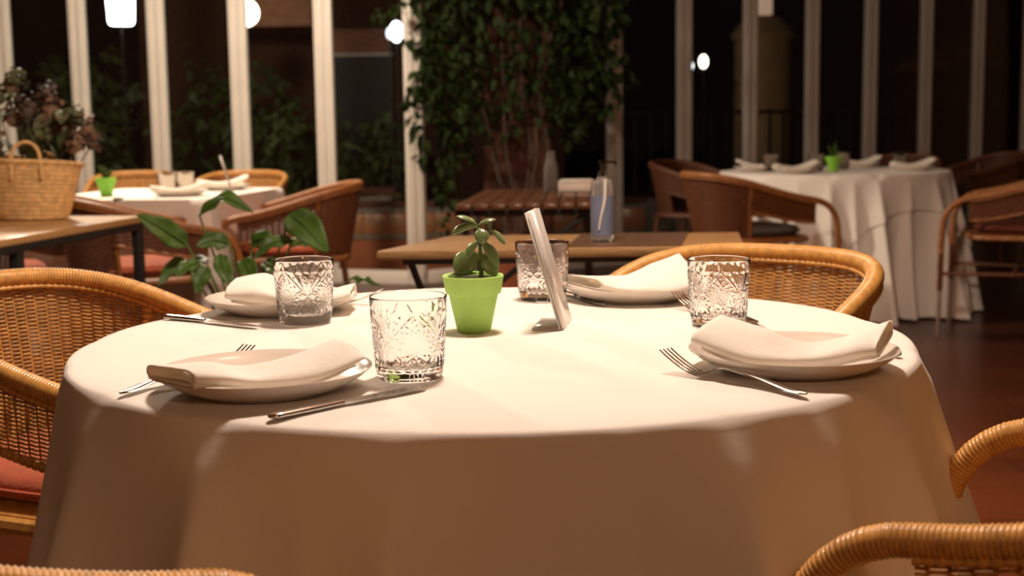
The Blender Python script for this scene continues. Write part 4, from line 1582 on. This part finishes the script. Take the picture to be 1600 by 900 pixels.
# sprays that reach over the posts
for (x0, z0, x1, z1, c) in ((-.60, 1.82, -.92, 1.70, 26), (-.62, 1.10, -.70, 1.02, 14), (-.60, .98, -.64, .78, 22), (-.48, .72, -.44, .44, 26), (-.52, .36, -.43, .42, 7),
                            (-.58, 1.50, -.74, 1.58, 18), (.62, 1.45, .74, 1.30, 16), (-.60, 1.30, -.68, 1.2, 14), (-.46, .85, -.44, .60, 20)):
    for _ in range(c):
        f = rng.random()
        leaves.append((x0 + (x1 - x0) * f + rng.normal(0, .03), rng.uniform(-.2, .0), z0 + (z1 - z0) * f + rng.normal(0, .03)))
leaves.sort(key=lambda q: q[1])
rest = MB()
mts = []
for i, q in enumerate(leaves):
    m_ = rand_mtx(q, rng.uniform(.7, 1.25), .8)
    if i < 300:
        l = obj('leaf', IV, vn)
        l.matrix_local = m_
    else:
        mts.append(np.array(m_))
scatter(rest, blade(.075, .040, .22, .22, 5, 4), mts)
obj('leaves', rest.mesh('vine_leaves', M['ivy'], sharp=180), vn, kind='stuff')

# ================================================================== OUTSIDE, NIGHT
struct('ground', MB().box((0, 19, -.13), (40, 25, .1)).mesh('ground', M['earth']))


# low wall with painted tile band along the glazing
def low_wall(a, b, h, nt_, name):
    a, b = np.array(a, float), np.array(b, float)
    d = b - a
    L = float(np.linalg.norm(d))
    c = (a + b) / 2
    rz = atan2(d[1], d[0])
    e = empty_struct(name, (c[0], c[1], 0), rz)
    obj('render', MB().box((0, 0, (h - .06) / 2 - .05), (L, .18, h - .06 + .1)).mesh('low_wall_render', M['terracotta']), e)
    obj('coping', MB().box((0, 0, h - .02), (L, .24, .04), bev=.006).mesh('low_wall_coping', M['brick']), e)
    tm = MB().box((0, 0, 0), (L / nt_ - .006, .014, .155), bev=.002).mesh('band_tile', M['tile'])
    bm_ = MB().box((0, 0, 0), (L / nt_ - .006, .016, .030), bev=.002).mesh('border_tile', M['stone'])
    for k in range(nt_):
        x = -L / 2 + L * (k + .5) / nt_
        obj('tile', tm, e, (x, -.096, h - .16))
        obj('border_tile', bm_, e, (x, -.096, h - .062))
        obj('border_tile', bm_, e, (x, -.096, h - .255))
    return e


low_wall((-1.45, 9.72), (1.0, 9.90), .47, 14, 'wall_garden')
wb = struct('wall_terrace', MB().bar((1.1, 10.6, .2), (6.0, 13.4, .2), .2, .42).mesh('terrace_wall', M['stone']))
# iron railing
ra = np.array((1.0, 10.9))
rb_ = np.array((5.6, 13.5))
rd = rb_ - ra
rl = thing('iron_railing', 'dark wrought iron railing outside the right windows', 'railing', (ra[0], ra[1], 0), atan2(rd[1], rd[0]))
RLn = float(np.linalg.norm(rd))
for z in (.18, 1.10):
    obj('rail', MB().box((RLn / 2, 0, z), (RLn, .03, .03)).mesh('iron_rail', M['iron']), rl)
pm = MB().box((0, 0, .5), (.02, .02, 1.14)).mesh('iron_bar', M['iron'])
for k in range(int(RLn / .16)):
    obj('bar', pm, rl, (k * .16 + .05, 0, .06))

# porch building at the back left
po = thing('porch_building', 'dim brick porch building in the garden behind the left windows', 'building', (-1.7, 14.0, 0))
obj('wall', MB().box((0, .5, 1.6), (4.6, .2, 3.4)).mesh('porch_wall', M['brick']), po)
obj('soffit', MB().box((-.60, -.3, 2.17), (.78, 1.5, .34)).mesh('porch_soffit', M['wood_warm']), po)
obj('lintel', MB().box((.12, .36, 1.93), (.62, .1, .26)).mesh('porch_lintel', M['wood_warm']), po)
obj('sill', MB().box((.12, .34, 1.785), (.66, .14, .03)).mesh('porch_sill', M['white_paint']), po)
obj('doorway', MB().box((.12, .385, .9), (.62, .04, 1.75)).mesh('porch_door', M['iron']), po)
obj('step', MB().box((.12, .1, .30), (.95, .5, .72)).mesh('porch_step', M['stone']), po)
bl = thing('stone_planter', 'grey stone planter block outside behind the corner post', 'planter', (-1.20, 11.2, -.08))
obj('body', MB().box((0, 0, .27), (.40, .4, .54), bev=.01).mesh('planter_block', M['stone']), bl)
obj('cap', MB().box((-.02, 0, .56), (.52, .5, .05), bev=.01).mesh('planter_cap', M['brick']), bl)

# turret and pavilion at the right
tu = thing('round_turret', 'round sandy turret with a domed cap and a lit lantern, dim behind the right windows', 'building', (3.1, 16.2, -.08))
obj('shaft', MB().lathe([(.0001, 0), (.34, 0), (.34, 2.10), (.0001, 2.10)], 40).mesh('turret_shaft', M['sand']), tu)
obj('dome', MB().lathe([(.38, 2.08), (.39, 2.13), (.36, 2.17), (.28, 2.28), (.16, 2.35), (.11, 2.36), (.0001, 2.37)], 40).mesh('turret_dome', M['sand']), tu)
obj('lantern', MB().box((0, 0, 2.53), (.20, .20, .32), bev=.01).mesh('turret_lantern', glow('lantern_glow', (1.0, .62, .42), .30)), tu)
pv = thing('garden_pavilion', 'dim brick garden pavilion with a sloping roof at the far right', 'building', (6.0, 16.6, -.08), .3)
obj('wall', MB().box((0, 0, .85), (1.6, 1.6, 1.7)).mesh('pavilion_wall', M['brick']), pv)
obj('roof', MB().lathe([(1.35, 1.66), (1.35, 1.72), (.0001, 2.25)], 4).mesh('pavilion_roof', M['roof'], smooth=False), pv)


# garden lamps
def lamp_post(loc, zl, kind, lab, col, strength, r, power):
    t = thing('garden_lamp', lab, 'lamp', (loc[0], loc[1], -.08), 0, 'lit garden lamps')
    obj('pole', MB().tube([(0, 0, 0), (0, 0, zl + .08 - r * .9)], .008, 6).mesh('lamp_pole', M['iron']), t)
    if kind == 'globe':
        g = MB().ball((0, 0, zl + .08), (r, r, r * 1.0), 24, 16)
    elif kind == 'egg':
        g = MB().ball((0, 0, zl + .08), (r * .8, r * .8, r * 1.25), 20, 14)
    else:
        g = MB().lathe([(.0001, -r * .9), (r * .62, -r * .9), (r * .72, -r * .75), (r * .80, r * .8), (r * .7, r * .9), (.0001, r * .9)], 24, (0, 0, zl + .08))
    obj('lamp_globe', g.mesh('lamp_globe', glow('lamp_glow', col, strength), sharp=60), t)
    if power:
        point('garden_lamp_light', (loc[0], loc[1] - r - .12, zl), power, col, .08)
    return t


WARM, COOL = (1.0, .90, .68), (.88, .93, 1.0)
lamp_post((-2.17, 11.0), 1.97, 'globe', 'round white globe lamp glowing beside the third window post from the corner', WARM, 6, .115, 1.2)
lamp_post((-3.31, 11.4), 2.05, 'lantern', 'bright bluish lantern seen at the top of the second window from the left', COOL, 8, .15, .8)
lamp_post((-1.00, 11.9), 1.86, 'egg', 'small bluish white lantern behind the vine and corner post', COOL, 6, .075, .3)
lamp_post((-1.075, 12.1), 1.86, 'egg', 'tiny dim lamp just left of the small lantern behind the corner post', COOL, 2, .045, 0)
lamp_post((2.10, 14.3), 1.66, 'egg', 'warm white oval lamp, the right one of the pair behind the right windows', WARM, 6, .058, 0)
lamp_post((1.97, 14.4), 1.62, 'egg', 'bluish white oval lamp, the left one of the pair behind the right windows', COOL, 5, .042, 0)


# garden bushes
def bush(name, x, y, w_, d_, h_, z0, n, lab):
    t = thing(name, lab, 'bush', (x, y, -.08), 0, 'garden bushes')
    obj('trunk', MB().tube([(0, 0, 0), (.03, 0, z0 + .3), (0, .02, z0 + h_ * .6)], [.04, .03, .015], 8).mesh('bush_trunk', M['bark']), t)
    b = MB()
    ms_ = []
    for _ in range(n):
        p = rng.normal(size=3)
        p /= np.linalg.norm(p)
        r_ = rng.uniform(.35, 1) ** .5
        p = np.array((p[0] * w_ / 2, p[1] * d_ / 2, p[2] * h_ / 2)) * r_ * (1 + .2 * sin(p[0] * 6 + p[2] * 5))
        ms_.append(np.array(rand_mtx((p[0], p[1], z0 + h_ / 2 + p[2]), rng.uniform(.7, 1.4), .4)))
    scatter(b, blade(.12, .06, .2, .2, 4, 3), ms_)
    obj('foliage', b.mesh('bush_foliage', M['bush'], sharp=180), t, kind='stuff')


bush('garden_bush', -2.65, 12.6, 1.3, .8, 1.5, .25, 900, 'dim green bush behind the window left of the globe lamp')
bush('garden_bush', -1.85, 11.9, .9, .7, 1.1, .15, 700, 'dim green bush behind the window right of the globe lamp')
bush('garden_bush', -4.2, 12.9, 1.2, .8, 1.7, .2, 800, 'dim green bush behind the window with the bluish lantern')
bush('garden_bush', -1.25, 12.8, .5, .5, 1.0, .3, 300, 'narrow dim bush behind the pane left of the corner post')
